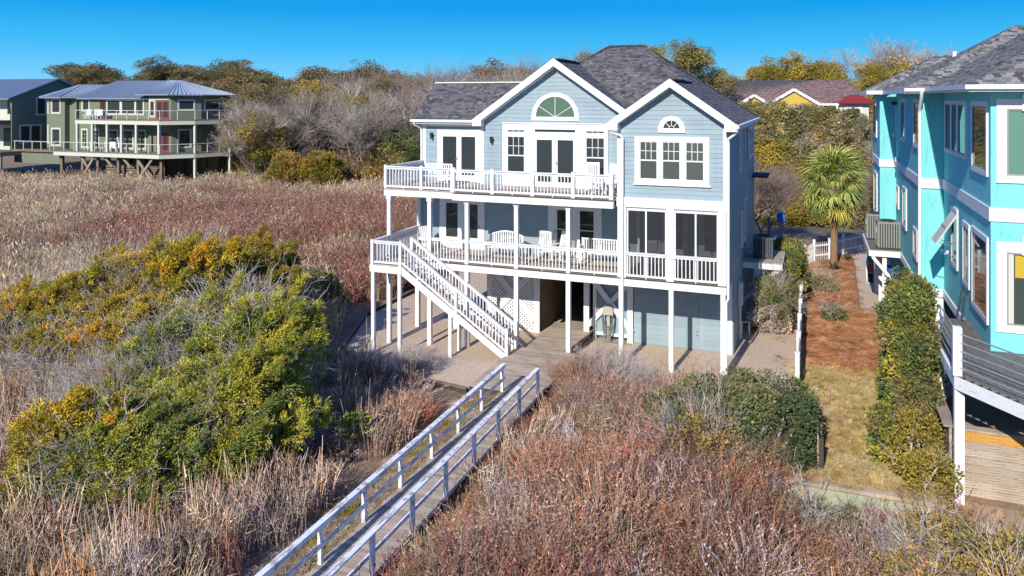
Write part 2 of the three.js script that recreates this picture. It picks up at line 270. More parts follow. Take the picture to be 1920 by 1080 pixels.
// window unit in local axes: group at (x,y,z), turn; width w, height h measured from lower-left; opts: trim, grid [cols, rows of upper sash]
function windowUnit(parent, pos, turn, w, h, o = {}) {
  if (o.blind) { const g = windowUnit(parent, pos, turn, w, h, { ...o, blind: null, glass: M.pane }); for (const c of g.children) if (c.name === 'pane') c.position.z += 0.012; else if (c.name === 'muntin') c.position.z += 0.01; const mid = h * (o.mid ?? 0.5); bx(g, 'blind', o.blind, 0.05, w - 0.05, mid, h - 0.05, 0.0045, 0.007); bx(g, 'blind', o.blind, 0.05, w - 0.05, 0.05, mid - 0.001, 0.004, 0.006); return g; }
  const g = part(parent, o.name ?? 'window', pos, turn), t = o.trim ?? 0.1, fm = o.mat ?? M.whiteClean, fr = 0.045;
  if (t > 0) { bx(g, 'trim', fm, -t, w + t, h, h + (o.head ?? t), 0, 0.05); bx(g, 'trim', fm, -t, w + t, -(o.sillH ?? t), 0, 0, 0.05); bx(g, 'trim', fm, -t, 0, 0, h, 0, 0.05); bx(g, 'trim', fm, w, w + t, 0, h, 0, 0.05); if (o.sill) bx(g, 'sill', fm, -t - 0.03, w + t + 0.03, -0.04, 0.005, 0.051, 0.1); }
  const sm = o.sash ?? fm;
  bx(g, 'frame', sm, 0, w, h - fr, h, 0.003, 0.035); bx(g, 'frame', sm, 0, w, 0, fr, 0.003, 0.035); bx(g, 'frame', sm, 0, fr, fr, h - fr, 0.003, 0.035); bx(g, 'frame', sm, w - fr, w, fr, h - fr, 0.003, 0.035);
  const mid = o.double ? h * (o.mid ?? 0.5) : 0;
  if (mid) { bx(g, 'meeting_rail', sm, fr, w - fr, mid - 0.025, mid + 0.025, 0.004, 0.03); bx(g, 'pane', o.glass ?? M.glass, fr, w - fr, fr, mid - 0.025, 0.004, 0.012); bx(g, 'pane', o.glass ?? M.glass, fr, w - fr, mid + 0.025, h - fr, 0.006, 0.014); }
  else bx(g, 'pane', o.glass ?? M.glass, fr, w - fr, fr, h - fr, 0.004, 0.012);
  if (o.grid) { const [c, r] = o.grid, b = mid ? mid + 0.025 : fr; for (let i = 1; i < c; i++) { const x = fr + (w - 2 * fr) * i / c; bx(g, 'muntin', sm, x - 0.011, x + 0.011, b, h - fr, 0.014, 0.024); } for (let i = 1; i < r; i++) { const y = b + (h - fr - b) * i / r; bx(g, 'muntin', sm, fr, w - fr, y - 0.011, y + 0.011, 0.0145, 0.0235); } }
  return g;
}
function glassDoor(parent, pos, turn, w, h, o = {}) {
  const g = part(parent, 'door', pos, turn), s = o.stile ?? 0.12, m = o.mat ?? M.whiteClean;
  bx(g, 'stile', m, 0, s, 0, h, 0, 0.045); bx(g, 'stile', m, w - s, w, 0, h, 0, 0.045); bx(g, 'rail', m, s, w - s, h - s, h, 0.001, 0.044); bx(g, 'rail', m, s, w - s, 0, o.kick ?? 0.24, 0.001, 0.044);
  bx(g, 'pane', o.glass ?? M.glass, s, w - s, o.kick ?? 0.24, h - s, 0.012, 0.02);
  if (o.bar) bx(g, 'meeting_rail', m, s, w - s, o.bar - 0.018, o.bar + 0.018, 0.02, 0.034);
  if (o.handle) { const x = o.handle > 0 ? w - s / 2 : s / 2; bx(g, 'handle', M.metal, x - 0.02, x + 0.02, 0.96, 1.12, 0.045, 0.06); bx(g, 'handle', M.metal, Math.min(x, x - 0.11 * o.handle), Math.max(x, x - 0.11 * o.handle), 1.03, 1.055, 0.06, 0.085); }
  return g;
}
let balusterCount = 0;
const balGeo = new THREE.BoxGeometry(0.034, 1, 0.034);
// level or sloping railing from a to b (floor points), h high
function railing(parent, a, b, h = 0.98, o = {}) {
  const g = part(parent, o.name ?? 'railing'), L = Math.hypot(b[0] - a[0], b[2] - a[2]), n = Math.max(2, Math.round(L / (o.gap ?? 0.138))), lo = o.low ?? 0.1, up = (p, d) => [p[0], p[1] + d, p[2]];
  const e0 = o.cut0 ?? 0, e1 = o.cut1 ?? 0, at = (t) => [a[0] + (b[0] - a[0]) * t, a[1] + (b[1] - a[1]) * t, a[2] + (b[2] - a[2]) * t], A = at(e0 / L), B = at(1 - e1 / L);
  bar(g, 'top_rail', M.rail, up(A, h - 0.02), up(B, h - 0.02), 0.13, 0.04); bar(g, 'under_rail', M.rail, up(A, h - 0.085), up(B, h - 0.085), 0.04, 0.075); bar(g, 'bottom_rail', M.rail, up(A, lo), up(B, lo), 0.04, 0.08);
  const hh = h - 0.12 - lo - 0.03; const f = OFF.get(g);
  for (let i = 1; i < n; i++) { const p = at((e0 + (L - e0 - e1) * i / n) / L); const m = new THREE.Mesh(balGeo, M.rail); m.name = 'baluster'; m.castShadow = m.receiveShadow = true; m.scale.y = hh; m.position.set(p[0] - f[0], p[1] + lo + 0.03 + hh / 2 - f[1], p[2] - f[2]); g.add(m); balusterCount++; }
  if (o.foot && L > 0.9) { const p = at(0.5); bx(g, 'foot_block', M.rail, p[0] - 0.02, p[0] + 0.02, p[1], p[1] + lo - 0.04, p[2] - 0.02, p[2] + 0.02); }
  return g;
}

M.pane = new THREE.MeshPhysicalMaterial({ color: lin(0.8, 0.85, 0.82), roughness: 0.02, transmission: 1, thickness: 0, ior: 1.52 });
M.blind = std({ map: tex(256, (u, v) => { const s = Math.abs(((v * 24) % 1) - 0.5) * 2, n = fbm(u * 5, v * 9, 4, 5); return mixc([84, 74, 64], [128, 116, 104], s * 0.6 + n * 0.4); }, 1.1), roughness: 0.8 });
const house = thing('beach_house', 'pale blue raised beach house with white decks, gables and grey shingle roof', 'house', [0, 0, 0]);
const H = house, fl1 = 3.33, fl2 = 6.25;
// --- walls (solid backing, then each siding board)
const box3 = (name, mat, x0, x1, y0, y1, z0, z1) => bx(H, name, mat, x0, x1, y0, y1, z0, z1);
{ // main gable wall
  const w = part(H, 'gable_wall'); const pk = 11.7 - 0.25, ex = 3.46;
  put(w, 'wall_backing', extrude([[-10.65, 6.2], [-3.86, 6.2], [-3.86, 9.12 - 0.05], [-7.19, 11.42], [-10.65, 9.05]], -2.99, -2.775), M.blueWall);
  const slope = (y) => { if (y < 9.02) return [-10.56, -3.86]; const d = (11.42 - y) / 0.69; return [Math.max(-10.56, -7.19 - d), Math.min(-3.86, -7.19 + d)]; }; void pk; void ex;
  siding(w, M.blue, slope, 6.3, 11.36, [[-9.66, -4.9, 6, 8.98], [-8.31, -6.19, 9.1, 9.55], [-8.2, -6.26, 9.5, 9.9], [-7.95, -6.5, 9.8, 10.1], [-7.6, -6.85, 10, 10.24]], -2.775);
  bx(w, 'corner_board', M.white, -10.68, -10.55, 6.26, 9.02, -2.8, -2.735);
}
{ // left wing
  const w = part(H, 'wing_wall');
  bx(w, 'wall_backing', M.blueWall, -13.86, -10.66, 6.2, 9.02, -8.0, -3.375);
  siding(w, M.blue, () => [-13.74, -10.68], 6.3, 8.95, [[-13.14, -10.9, 6, 8.62]], -3.375);
  bx(w, 'corner_board', M.white, -13.9, -13.74, 6.26, 9.0, -3.4, -3.335);
  bx(w, 'frieze_board', M.white, -13.73, -10.69, 8.78, 8.98, -3.37, -3.338);
}
{ // right bay
  const w = part(H, 'bay_wall');
  put(w, 'wall_backing', extrude([[-3.85, 6.06], [0.1, 6.06], [0.1, 9.1], [-1.875, 10.5], [-3.85, 9.1]], -2.98, -0.03), M.blueWall);
  const slope = (y) => { if (y < 9.08) return [-3.74, 0.0]; const d = (10.48 - y) / 0.7; return [Math.max(-3.74, -1.87 - d), Math.min(0, -1.87 + d)]; };
  siding(w, M.blue, slope, 6.36, 10.4, [[-3.22, -0.47, 6.9, 8.67], [-2.33, -1.36, 8.8, 9.1], [-2.2, -1.5, 9.1, 9.3], [-2.02, -1.68, 9.3, 9.42]], -0.03);
  bx(w, 'corner_board', M.white, 0.0, 0.13, 6.05, 9.02, -0.12, 0.012); bx(w, 'corner_board', M.white, -3.88, -3.74, 6.05, 9.05, -0.12, 0.01);
  bx(w, 'skirt_board', M.white, -3.9, 0.15, 6.0, 6.36, -0.1, 0.03);
}
{ // side wall to the east, boards run front to back
  const w = part(H, 'side_wall', [0.1, 0, -14.4], Math.PI / 2);
  w.position.set(0.1, 0, -0.04);                                              // local x = -world z
  bx(w, 'wall_backing', M.blueWall, 0.02, 14.35, 3.02, 9.05, -0.3, 0); bx(w, 'wall_backing', M.blueWall, 2.68, 14.35, 0.02, 3.019, -0.1, 0);
  siding(w, M.blue, () => [0.1, 14.3], 6.4, 8.95, [[4.6, 5.6, 7.0, 8.65], [9.6, 12.7, 7.2, 8.7]], 0.0);
  siding(w, M.blue, () => [0.1, 14.3], 3.1, 6.35, [[5.7, 6.5, 3.6, 5.2], [7.3, 8.4, 3.6, 5.6]], 0.0);
  siding(w, M.blue, () => [2.75, 14.3], 0.1, 3.05, [], 0.0);
  bx(w, 'belt_board', M.blueWall, 0.1, 14.3, 6.33, 6.42, 0.0, 0.03);
}
const M_blueTrim = M.white;
windowUnit(H, [0.13, 7.1, -4.7], Math.PI / 2, 0.8, 1.5, { trim: 0.09, mat: M_blueTrim, double: true });
windowUnit(H, [0.13, 7.25, -9.8], Math.PI / 2, 1.4, 1.35, { trim: 0.1, mat: M_blueTrim, double: true });
windowUnit(H, [0.13, 7.25, -11.4], Math.PI / 2, 1.1, 1.35, { trim: 0.1, mat: M_blueTrim, double: true });
windowUnit(H, [0.13, 3.7, -5.8], Math.PI / 2, 0.6, 1.4, { trim: 0.08, mat: M_blueTrim });
windowUnit(H, [0.13, 3.7, -7.4], Math.PI / 2, 0.9, 1.8, { trim: 0.09, mat: M_blueTrim });
// back and middle volumes
box3('rear_wall', M.blueWall, -10.66, 0.08, 0.05, 9.05, -14.4, -12.2);
box3('interior_partition', M.plywood, -10.6, -0.25, 6.26, 9.0, -12.15, -3.2);
box3('lower_wall', M.blueWall, -13.86, -3.72, 3.34, 5.95, -8.0, -2.775);
box3('porch_back_wall', M.blueWall, -3.7, -0.22, 3.34, 5.95, -12.1, -2.775);
{ const w = part(H, 'porch_side_wall'); bx(w, 'corner_board', M.white, -3.72, -3.6, 3.34, 5.94, -2.77, -2.735); }
// --- upper fittings
const Wg = H;
windowUnit(Wg, [-3.04, 7.05, -0.026], 0, 0.69, 1.44, { trim: 0, double: true, mid: 0.5, grid: [3, 2], blind: M.blind });
windowUnit(Wg, [-2.2, 7.05, -0.026], 0, 0.69, 1.44, { trim: 0, double: true, mid: 0.5, grid: [3, 2], blind: M.blind });
windowUnit(Wg, [-1.35, 7.05, -0.026], 0, 0.69, 1.44, { trim: 0, double: true, mid: 0.5, grid: [3, 2], blind: M.blind });
{ const t = part(H, 'window_surround'); bx(t, 'casing', M.white, -3.21, -0.48, 8.49, 8.66, -0.03, 0.035); bx(t, 'casing', M.white, -3.21, -0.48, 6.9, 7.05, -0.03, 0.035); for (const [a, b] of [[-3.21, -3.04], [-2.35, -2.2], [-1.51, -1.35], [-0.66, -0.48]]) bx(t, 'casing', M.white, a, b, 7.05, 8.49, -0.03, 0.033); bx(t, 'sill', M.white, -3.26, -0.43, 6.85, 6.9, -0.03, 0.07); }
function archWindow(cx, y, r0, r1, z, mat, spokes, arc) {
  const g = part(H, 'arched_window', [cx, y, z], 0), ring = new THREE.Shape(); ring.absarc(0, 0, r1, 0, Math.PI, false); ring.lineTo(-r1, -0.12); ring.lineTo(r1, -0.12); const hole = new THREE.Path(); hole.absarc(0, 0.03, r0, 0, Math.PI, false); hole.closePath(); ring.holes.push(hole);
  put(g, 'casing', new THREE.ExtrudeGeometry(ring, { depth: 0.06, bevelEnabled: true, bevelSize: 0.008, bevelThickness: 0.008, bevelSegments: 1, curveSegments: 28 }), M.white, false);
  const gl = new THREE.Shape(); gl.absarc(0, 0.03, r0 + 0.01, 0, Math.PI, false); gl.closePath(); const pn = put(g, 'pane', new THREE.ExtrudeGeometry(gl, { depth: 0.012, bevelEnabled: false, curveSegments: 28 }), mat, false); pn.position.z = 0.02;
  for (const a of spokes) bar(g, 'muntin', M.whiteClean, [Math.cos(a) * arc, 0.03 + Math.sin(a) * arc, 0.042], [Math.cos(a) * r0, 0.03 + Math.sin(a) * r0, 0.042], 0.018, 0.022);
  if (arc > 0.02) { const k = new Mesher(), pts = []; for (let i = 0; i <= 12; i++) { const a = Math.PI * i / 12; pts.push([Math.cos(a) * arc, 0.03 + Math.sin(a) * arc, 0.04]); } k.tube(pts, 0.012, 4); put(g, 'muntin', k.geo(), M.whiteClean, false); }
}
archWindow(-7.24, 9.24, 0.87, 1.06, -2.79, M.glassGreen, [Math.PI / 2, Math.PI * 0.18, Math.PI * 0.82], 0.02);
archWindow(-1.845, 8.93, 0.3, 0.485, -0.04, M.glass, [Math.PI / 2, Math.PI * 0.25, Math.PI * 0.75], 0.1);
// door and window group on the main gable
{ const t = part(H, 'door_surround'); const z0 = -2.78, z1 = -2.72;
  bx(t, 'casing', M.white, -9.65, -4.92, 8.79, 8.98, z0, z1);
  for (const [a, b] of [[-9.65, -9.45], [-8.6, -8.2], [-6.3, -5.9], [-5.06, -4.92]]) bx(t, 'casing', M.white, a, b, 6.26, 8.79, z0, z1 - 0.002);
  for (const [a, b] of [[-9.45, -8.6], [-5.9, -5.06]]) { bx(t, 'casing', M.white, a, b, 8.73, 8.79, z0, z1 - 0.004); bx(t, 'casing', M.white, a, b, 8.44, 8.57, z0, z1 - 0.004); bx(t, 'casing', M.white, a, b, 6.26, 6.85, z0, z1 - 0.004); }
  bx(t, 'casing', M.white, -8.2, -6.3, 8.42, 8.58, z0, z1 - 0.004); bx(t, 'frieze_board', M.whiteClean, -9.72, -4.85, 8.98, 9.02, z0, z1 + 0.04); }
for (const x of [-9.45, -5.9]) { windowUnit(H, [x, 6.85, -2.776], 0, 0.84, 1.59, { trim: 0, double: true, mid: 0.46, grid: [3, 2] }); windowUnit(H, [x, 8.57, -2.776], 0, 0.84, 0.16, { trim: 0, grid: [3, 1], name: 'transom_window' }); }
windowUnit(H, [-8.2, 8.58, -2.776], 0, 1.9, 0.2, { trim: 0, name: 'transom_window' });
glassDoor(H, [-8.19, 6.27, -2.776], 0, 0.935, 2.14, { handle: 0, kick: 0.22 }); glassDoor(H, [-7.245, 6.27, -2.776], 0, 0.935, 2.14, { handle: -1, kick: 0.22 });
// wing double door
{ const t = part(H, 'door_surround'); bx(t, 'casing', M.white, -13.14, -10.92, 8.45, 8.62, -3.38, -3.32); bx(t, 'casing', M.white, -13.14, -12.98, 6.26, 8.45, -3.38, -3.322); bx(t, 'casing', M.white, -11.1, -10.92, 6.26, 8.45, -3.38, -3.322); }
glassDoor(H, [-12.98, 6.27, -3.376], 0, 0.935, 2.17, { handle: 1, kick: 0.3 }); glassDoor(H, [-12.04, 6.27, -3.376], 0, 0.935, 2.17, { kick: 0.3 });
function wallLamp(x, y, z) { const g = part(H, 'wall_lantern', [x, y, z], 0); bx(g, 'back_plate', M.black, -0.05, 0.05, -0.05, 0.16, 0, 0.02); const k = new Mesher(); k.tube([[0, 0.14, 0.02], [0, 0.16, 0.1], [0, 0.12, 0.12]], 0.012, 6); put(g, 'arm', k.geo(), M.black, false); const c = new THREE.Mesh(new THREE.CylinderGeometry(0.075, 0.05, 0.2, 6), M.glass); c.name = 'glass_body'; c.position.set(0, 0, 0.12); c.castShadow = true; g.add(c); const cap = new THREE.Mesh(new THREE.ConeGeometry(0.1, 0.08, 6), M.black); cap.name = 'cap'; cap.position.set(0, 0.14, 0.12); g.add(cap); const b = new THREE.Mesh(new THREE.CylinderGeometry(0.055, 0.03, 0.03, 6), M.black); b.name = 'base'; b.position.set(0, -0.115, 0.12); g.add(b); }
wallLamp(-13.4, 8.32, -3.35); wallLamp(-10.15, 8.22, -2.75);

// --- roofs
const SL = 0.7, eY = 9.12;
const RF = part(H, 'roof');
const planes = {
  right: [[[0.45, eY, -4.7], [0.45, eY, 0.35], [-1.85, 10.73, 0.35], [-1.85, 10.73, -4.7]], [[0.45, eY, -12.06], [0.45, eY, -4.7], [-1.85, 10.73, -4.7], [-4.38, 12.5, -7.23]]],
  bayLeft: [[[-4.15, eY, 0.35], [-4.15, eY, -2.4], [-1.85, 10.73, -4.7], [-1.85, 10.73, 0.35]]],
  front: [[[-3.827, 9.346, -2.723], [-3.8, 9.346, -2.723], [-1.85, 10.73, -4.7], [-4.38, 12.5, -7.23], [-6.05, 12.5, -7.23], [-7.19, 11.7, -6.09]]],
  gableRight: [[[-3.827, 9.346, -2.4], [-3.827, 9.346, -2.723], [-7.19, 11.7, -6.09], [-7.19, 11.7, -2.4]]],
  gableLeft: [[[-10.88, eY, -2.4], [-10.88, eY, -6.09], [-7.19, 11.7, -6.09], [-7.19, 11.7, -2.4]], [[-10.88, eY, -6.09], [-10.88, eY, -12.06], [-6.05, 12.5, -7.23], [-7.19, 11.7, -6.09]]],
  back: [[[0.45, eY, -12.06], [-10.88, eY, -12.06], [-6.05, 12.5, -7.23], [-4.38, 12.5, -7.23]]],
  wing: [[[-14.25, eY, -2.95], [-10.88, eY, -2.95], [-8.47, 10.8, -5.35], [-14.25, 10.8, -5.35]], [[-14.25, eY, -7.75], [-10.88, eY, -7.75], [-8.47, 10.8, -5.35], [-14.25, 10.8, -5.35]]],
};
for (const ps of Object.values(planes)) for (const p of ps) put(RF, 'roof_deck', slab(p, 0.06), M.roofBase);
shingles(RF, [...planes.right, ...planes.bayLeft, ...planes.gableRight, ...planes.gableLeft, ...planes.back, ...planes.wing, ...planes.front], GREY, 21);
const cap = (a, b, w = 0.3, mat = M.roofCap) => { // ridge and hip caps: short overlapping pieces joined
  const k = new Mesher(), L = Math.hypot(b[0] - a[0], b[1] - a[1], b[2] - a[2]), n = Math.round(L / 0.22), r = rngOf(Math.round(L * 1000)); for (let i = 0; i < n; i++) { const p = (t) => [a[0] + (b[0] - a[0]) * t, a[1] + (b[1] - a[1]) * t, a[2] + (b[2] - a[2]) * t], A = p(i / n), B = p((i + 1.15) / n), q = GREY[1 + Math.floor(r() * 4)]; k.bar([A[0], A[1] + 0.035, A[2]], [B[0], B[1] + 0.015, B[2]], w * 0.62, 0.03, q); }
  const m = put(RF, 'ridge_cap', k.geo(), mat); m.userData.kind = 'stuff'; return m; };
M.roofCap = SHM;
cap([-4.38, 12.5, -7.23], [-6.05, 12.5, -7.23]); cap([-1.85, 10.73, -4.7], [-4.38, 12.5, -7.23]); cap([-7.19, 11.7, -6.09], [-6.05, 12.5, -7.23]); cap([0.45, eY, -12.06], [-4.38, 12.5, -7.23]);
cap([-1.85, 10.73, 0.35], [-1.85, 10.73, -4.7]); cap([-7.19, 11.7, -2.4], [-7.19, 11.7, -6.09]);
bx(RF, 'ridge_vent', M.soffit, -14.25, -8.6, 10.8, 10.85, -5.45, -5.25);
bx(RF, 'ridge_vent', M.black, -6.0, -4.45, 12.545, 12.575, -7.3, -7.14);
bar(RF, 'ridge_vent', M.black, [-1.85, 10.79, -0.3], [-1.85, 10.79, -2.9], 0.22, 0.03); bar(RF, 'ridge_vent', M.black, [-7.19, 11.76, -2.8], [-7.19, 11.76, -5.4], 0.22, 0.03);
// rakes, soffits, fascias
function rake(px, py, hx, z, d = 0.32, wallZ) {
  const e = py - hx * SL, th = 0.045, up = 0.03;
  for (const s of [-1, 1]) {
    const poly = [[px, py + up], [px + s * hx, e + up], [px + s * hx, e + up - d], [px, py + up - d * 1.02]]; if (s > 0) poly.reverse();
    put(RF, 'rake_board', extrude(poly, z, z + th), M.white);
    const sp = [[px, py - d - 0.01], [px + s * (hx - 0.02), e - d + 0.02]]; // boxed soffit under the overhang
    const k = new Mesher(); k.quad([sp[0][0], sp[0][1], z], [sp[1][0], sp[1][1], z], [sp[1][0], sp[1][1], wallZ], [sp[0][0], sp[0][1], wallZ]); k.quad([sp[0][0], sp[0][1] + 0.02, z], [sp[0][0], sp[0][1] + 0.02, wallZ], [sp[1][0], sp[1][1] + 0.02, wallZ], [sp[1][0], sp[1][1] + 0.02, z]); put(RF, 'soffit', k.geo(), M.soffit);
    bx(RF, 'eave_return', M.white, px + s * hx - 0.06 - (s > 0 ? 0.3 : 0), px + s * hx + 0.06 + (s < 0 ? 0.3 : 0), e - d + 0.03, e + 0.0, wallZ + 0.05, z + th + 0.004);
  }
}
rake(-1.85, 10.76, 2.29, 0.352, 0.3, -0.03); rake(-7.19, 11.73, 3.69, -2.398, 0.32, -2.77);
bx(RF, 'fascia', M.white, 0.4, 0.46, 8.88, 9.1, -12.0, 0.3); bx(RF, 'soffit', M.soffit, 0.12, 0.4, 8.88, 8.92, -12.0, 0.0);
bx(RF, 'gutter', M.white, 0.46, 0.58, 9.0, 9.11, -12.0, 0.34);
bx(RF, 'fascia', M.white, -14.22, -11.2, 8.9, 9.08, -2.98, -2.94); bx(RF, 'gutter', M.whiteClean, -14.28, -11.0, 8.99, 9.1, -2.94, -2.82); bx(RF, 'soffit', M.soffit, -14.2, -10.7, 8.9, 8.93, -3.34, -2.98);
{ const poly = [[-14.2, 0], [0, 0]]; void poly; const k = new Mesher(); k.tri([-13.86, 9.0, -3.4], [-13.86, 9.0, -7.9], [-13.86, 10.7, -5.35]); put(H, 'gable_end', k.geo(), M.blueWall); }
bx(RF, 'roof_vent', M.black, -3.15, -2.9, 11.5, 11.72, -8.2, -7.9);
// downspouts
tube(H, 'downspout', M.whiteClean, [[-14.1, 9.0, -2.88], [-14.1, 8.85, -2.88], [-14.0, 8.72, -3.2], [-13.96, 8.6, -3.32], [-13.96, 6.3, -3.34]], 0.05, 8);
tube(H, 'downspout', M.whiteClean, [[-4.1, 8.98, 0.28], [-4.1, 8.82, 0.28], [-3.72, 8.68, 0.12], [-3.66, 8.58, 0.1], [-3.66, 3.0, 0.12], [-3.66, 0.15, 0.12]], 0.055, 8);
tube(H, 'downspout', M.whiteClean, [[0.5, 9.0, 0.24], [0.5, 8.86, 0.24], [0.2, 8.62, 0.1], [0.19, 8.5, 0.08], [0.19, 2.9, 0.1], [0.12, 2.8, 0.2], [0.12, 0.2, 0.2]], 0.05, 8);
tube(H, 'drain_boot', M.black, [[0.12, 0.25, 0.2], [0.12, 0.08, 0.22], [0.1, 0.02, 0.36]], 0.065, 8);
tube(H, 'drain_boot', M.black, [[-3.66, 0.25, 0.12], [-3.66, 0.08, 0.16], [-3.7, 0.02, 0.34]], 0.065, 8);

// --- decks
const PX = [0, -1.85, -3.72, -5.8, -7.95, -10.1, -11.8, -13.72];
function deckBoards(parent, x0, x1, z0, z1, y, alongX = true, w = 0.14) {
  let i = 0; if (alongX) for (let z = z0; z < z1 - 0.03; z += w) { bx(parent, 'deck_board', M.plank[i % 4], x0, x1, y - 0.035, y, z + 0.003, Math.min(z1, z + w) - 0.003, i++ % 3); }
  else for (let x = x0; x < x1 - 0.03; x += w) { bx(parent, 'deck_board', M.plank[i % 4], x + 0.003, Math.min(x1, x + w) - 0.003, y - 0.035, y, z0, z1, i++ % 3); }
}
{ const d = part(H, 'upper_deck'); deckBoards(d, -10.55, -3.92, -2.7, 0.24, fl2); deckBoards(d, -13.9, -10.6, -3.3, 0.02, fl2);
  bx(d, 'rim_beam', M.white, -10.65, -3.98, 5.93, 6.2, 0.18, 0.26); bx(d, 'rim_beam', M.white, -13.96, -10.651, 5.95, 6.2, -0.03, 0.05); bx(d, 'rim_beam', M.white, -13.96, -13.88, 5.95, 6.2, -3.3, -0.031); bx(d, 'rim_beam', M.white, -4.06, -3.981, 5.93, 6.2, -0.02, 0.18);
  bx(d, 'ceiling', M.soffit, -13.88, -3.98, 5.96, 6.0, -2.77, -0.031); bx(d, 'ceiling', M.soffit, -3.9, 0.08, 5.96, 6.0, -2.77, -0.12); bx(d, 'deck_edge', M.darkWood, -10.66, -3.95, 6.215, 6.249, 0.241, 0.3); }
{ const d = part(H, 'lower_deck'); deckBoards(d, -13.75, 0.05, -2.74, 0.0, fl1); deckBoards(d, -13.75, -12.36, 0.01, 1.38, fl1);
  bx(d, 'rim_beam', M.white, -12.3, 0.12, 3.03, 3.29, 0.0, 0.075); bx(d, 'rim_beam', M.white, -13.83, -13.75, 3.03, 3.29, -2.74, 1.4); bx(d, 'rim_beam', M.white, -13.749, -12.32, 3.03, 3.29, 1.38, 1.46); bx(d, 'rim_beam', M.white, -12.38, -12.301, 3.03, 3.29, 0.02, 1.379);
  bx(d, 'deck_edge', M.darkWood, -12.3, 0.1, 3.3, 3.329, 0.004, 0.09); for (let x = -13; x < 0; x += 0.6) bx(d, 'joist', M.white, x, x + 0.045, 3.05, 3.28, -2.7, -0.01); }
for (const x of PX) {
  const y0 = gx(x) + 0.01;
  bx(H, 'post', M.white, x - 0.085, x + 0.085, y0, 3.03, -0.09, 0.08);
  if (x < -3.8) { bx(H, 'post', M.white, x - 0.08, x + 0.08, fl1, 5.93, -0.085, 0.075); bx(H, 'post_cap', M.white, x - 0.11, x + 0.11, 5.8, 5.929, -0.11, 0.105); }
}
bx(H, 'post', M.white, -13.8, -13.62, gx(-13.7), 3.03, -2.6, -2.42); bx(H, 'post', M.white, -11.9, -11.72, gx(-11.8), 3.03, -2.62, -2.45); bx(H, 'post', M.white, -13.78, -13.64, fl1, 5.95, -2.7, -2.56);
for (const x of [-13.66, -12.44]) bx(H, 'post', M.white, x - 0.07, x + 0.07, gx(x), 3.03, 1.3, 1.44);
bx(H, 'post', M.white, -0.17, 0.12, 3.33, 6.0, -0.17, 0.05); bx(H, 'post', M.white, -2.03, -1.76, 3.33, 6.0, -0.14, 0.04); bx(H, 'post', M.white, -3.86, -3.54, 3.33, 6.0, -0.16, 0.04);
bx(H, 'post', M.white, -0.15, 0.06, 0.01, 3.03, -2.95, -2.7);
// railings, upper deck
{ const ux = [-13.9, -12.2, -10.78]; for (const x of ux) bx(H, 'rail_post', M.rail, x - 0.06, x + 0.06, fl2, fl2 + 1.0, -0.07, 0.05);
  railing(H, [-13.84, fl2, -0.01], [-12.26, fl2, -0.01], 0.95, { foot: 1 }); railing(H, [-12.14, fl2, -0.01], [-10.84, fl2, -0.01], 0.95, { foot: 1 });
  railing(H, [-13.9, fl2, -3.3], [-13.9, fl2, -0.07], 0.95);
  const fx = [-10.62, -8.9, -7.2, -5.55, -4.06]; for (const x of fx) bx(H, 'rail_post', M.rail, x - 0.07, x + 0.07, fl2 - 0.04, fl2 + 1.0, 0.13, 0.26);
  for (let i = 0; i < 4; i++) railing(H, [fx[i] + 0.07, fl2, 0.2], [fx[i + 1] - 0.07, fl2, 0.2], 0.93, { foot: 1 });
  railing(H, [-10.62, fl2, 0.0], [-10.62, fl2, 0.14], 0.95, { gap: 0.2 });
  railing(H, [-4.02, fl2, -0.05], [-4.02, fl2, 0.13], 0.93, { gap: 0.2 }); }
// railings, lower deck
for (const [a, b] of [[-11.8, -10.1], [-10.1, -7.95], [-7.95, -5.8], [-5.8, -3.74]]) railing(H, [a + 0.09, fl1, -0.01], [b - 0.09, fl1, -0.01], 0.97, { foot: 1 });
railing(H, [-12.3, fl1, -0.01], [-11.89, fl1, -0.01], 0.97);
railing(H, [-3.53, fl1, 0.0], [-2.04, fl1, 0.0], 0.97, { foot: 1 }); railing(H, [-1.75, fl1, 0.0], [-0.18, fl1, 0.0], 0.97, { foot: 1 });
railing(H, [-13.7, fl1, -2.7], [-13.7, fl1, 1.28], 0.97); railing(H, [-13.62, fl1, 1.38], [-12.48, fl1, 1.38], 0.97);
for (const [x, z] of [[-13.7, 1.38], [-12.41, 1.38], [-12.41, 0.42]]) bx(H, 'rail_post', M.rail, x - 0.06, x + 0.06, 3.28, fl1 + 1.0, z - 0.06, z + 0.06);
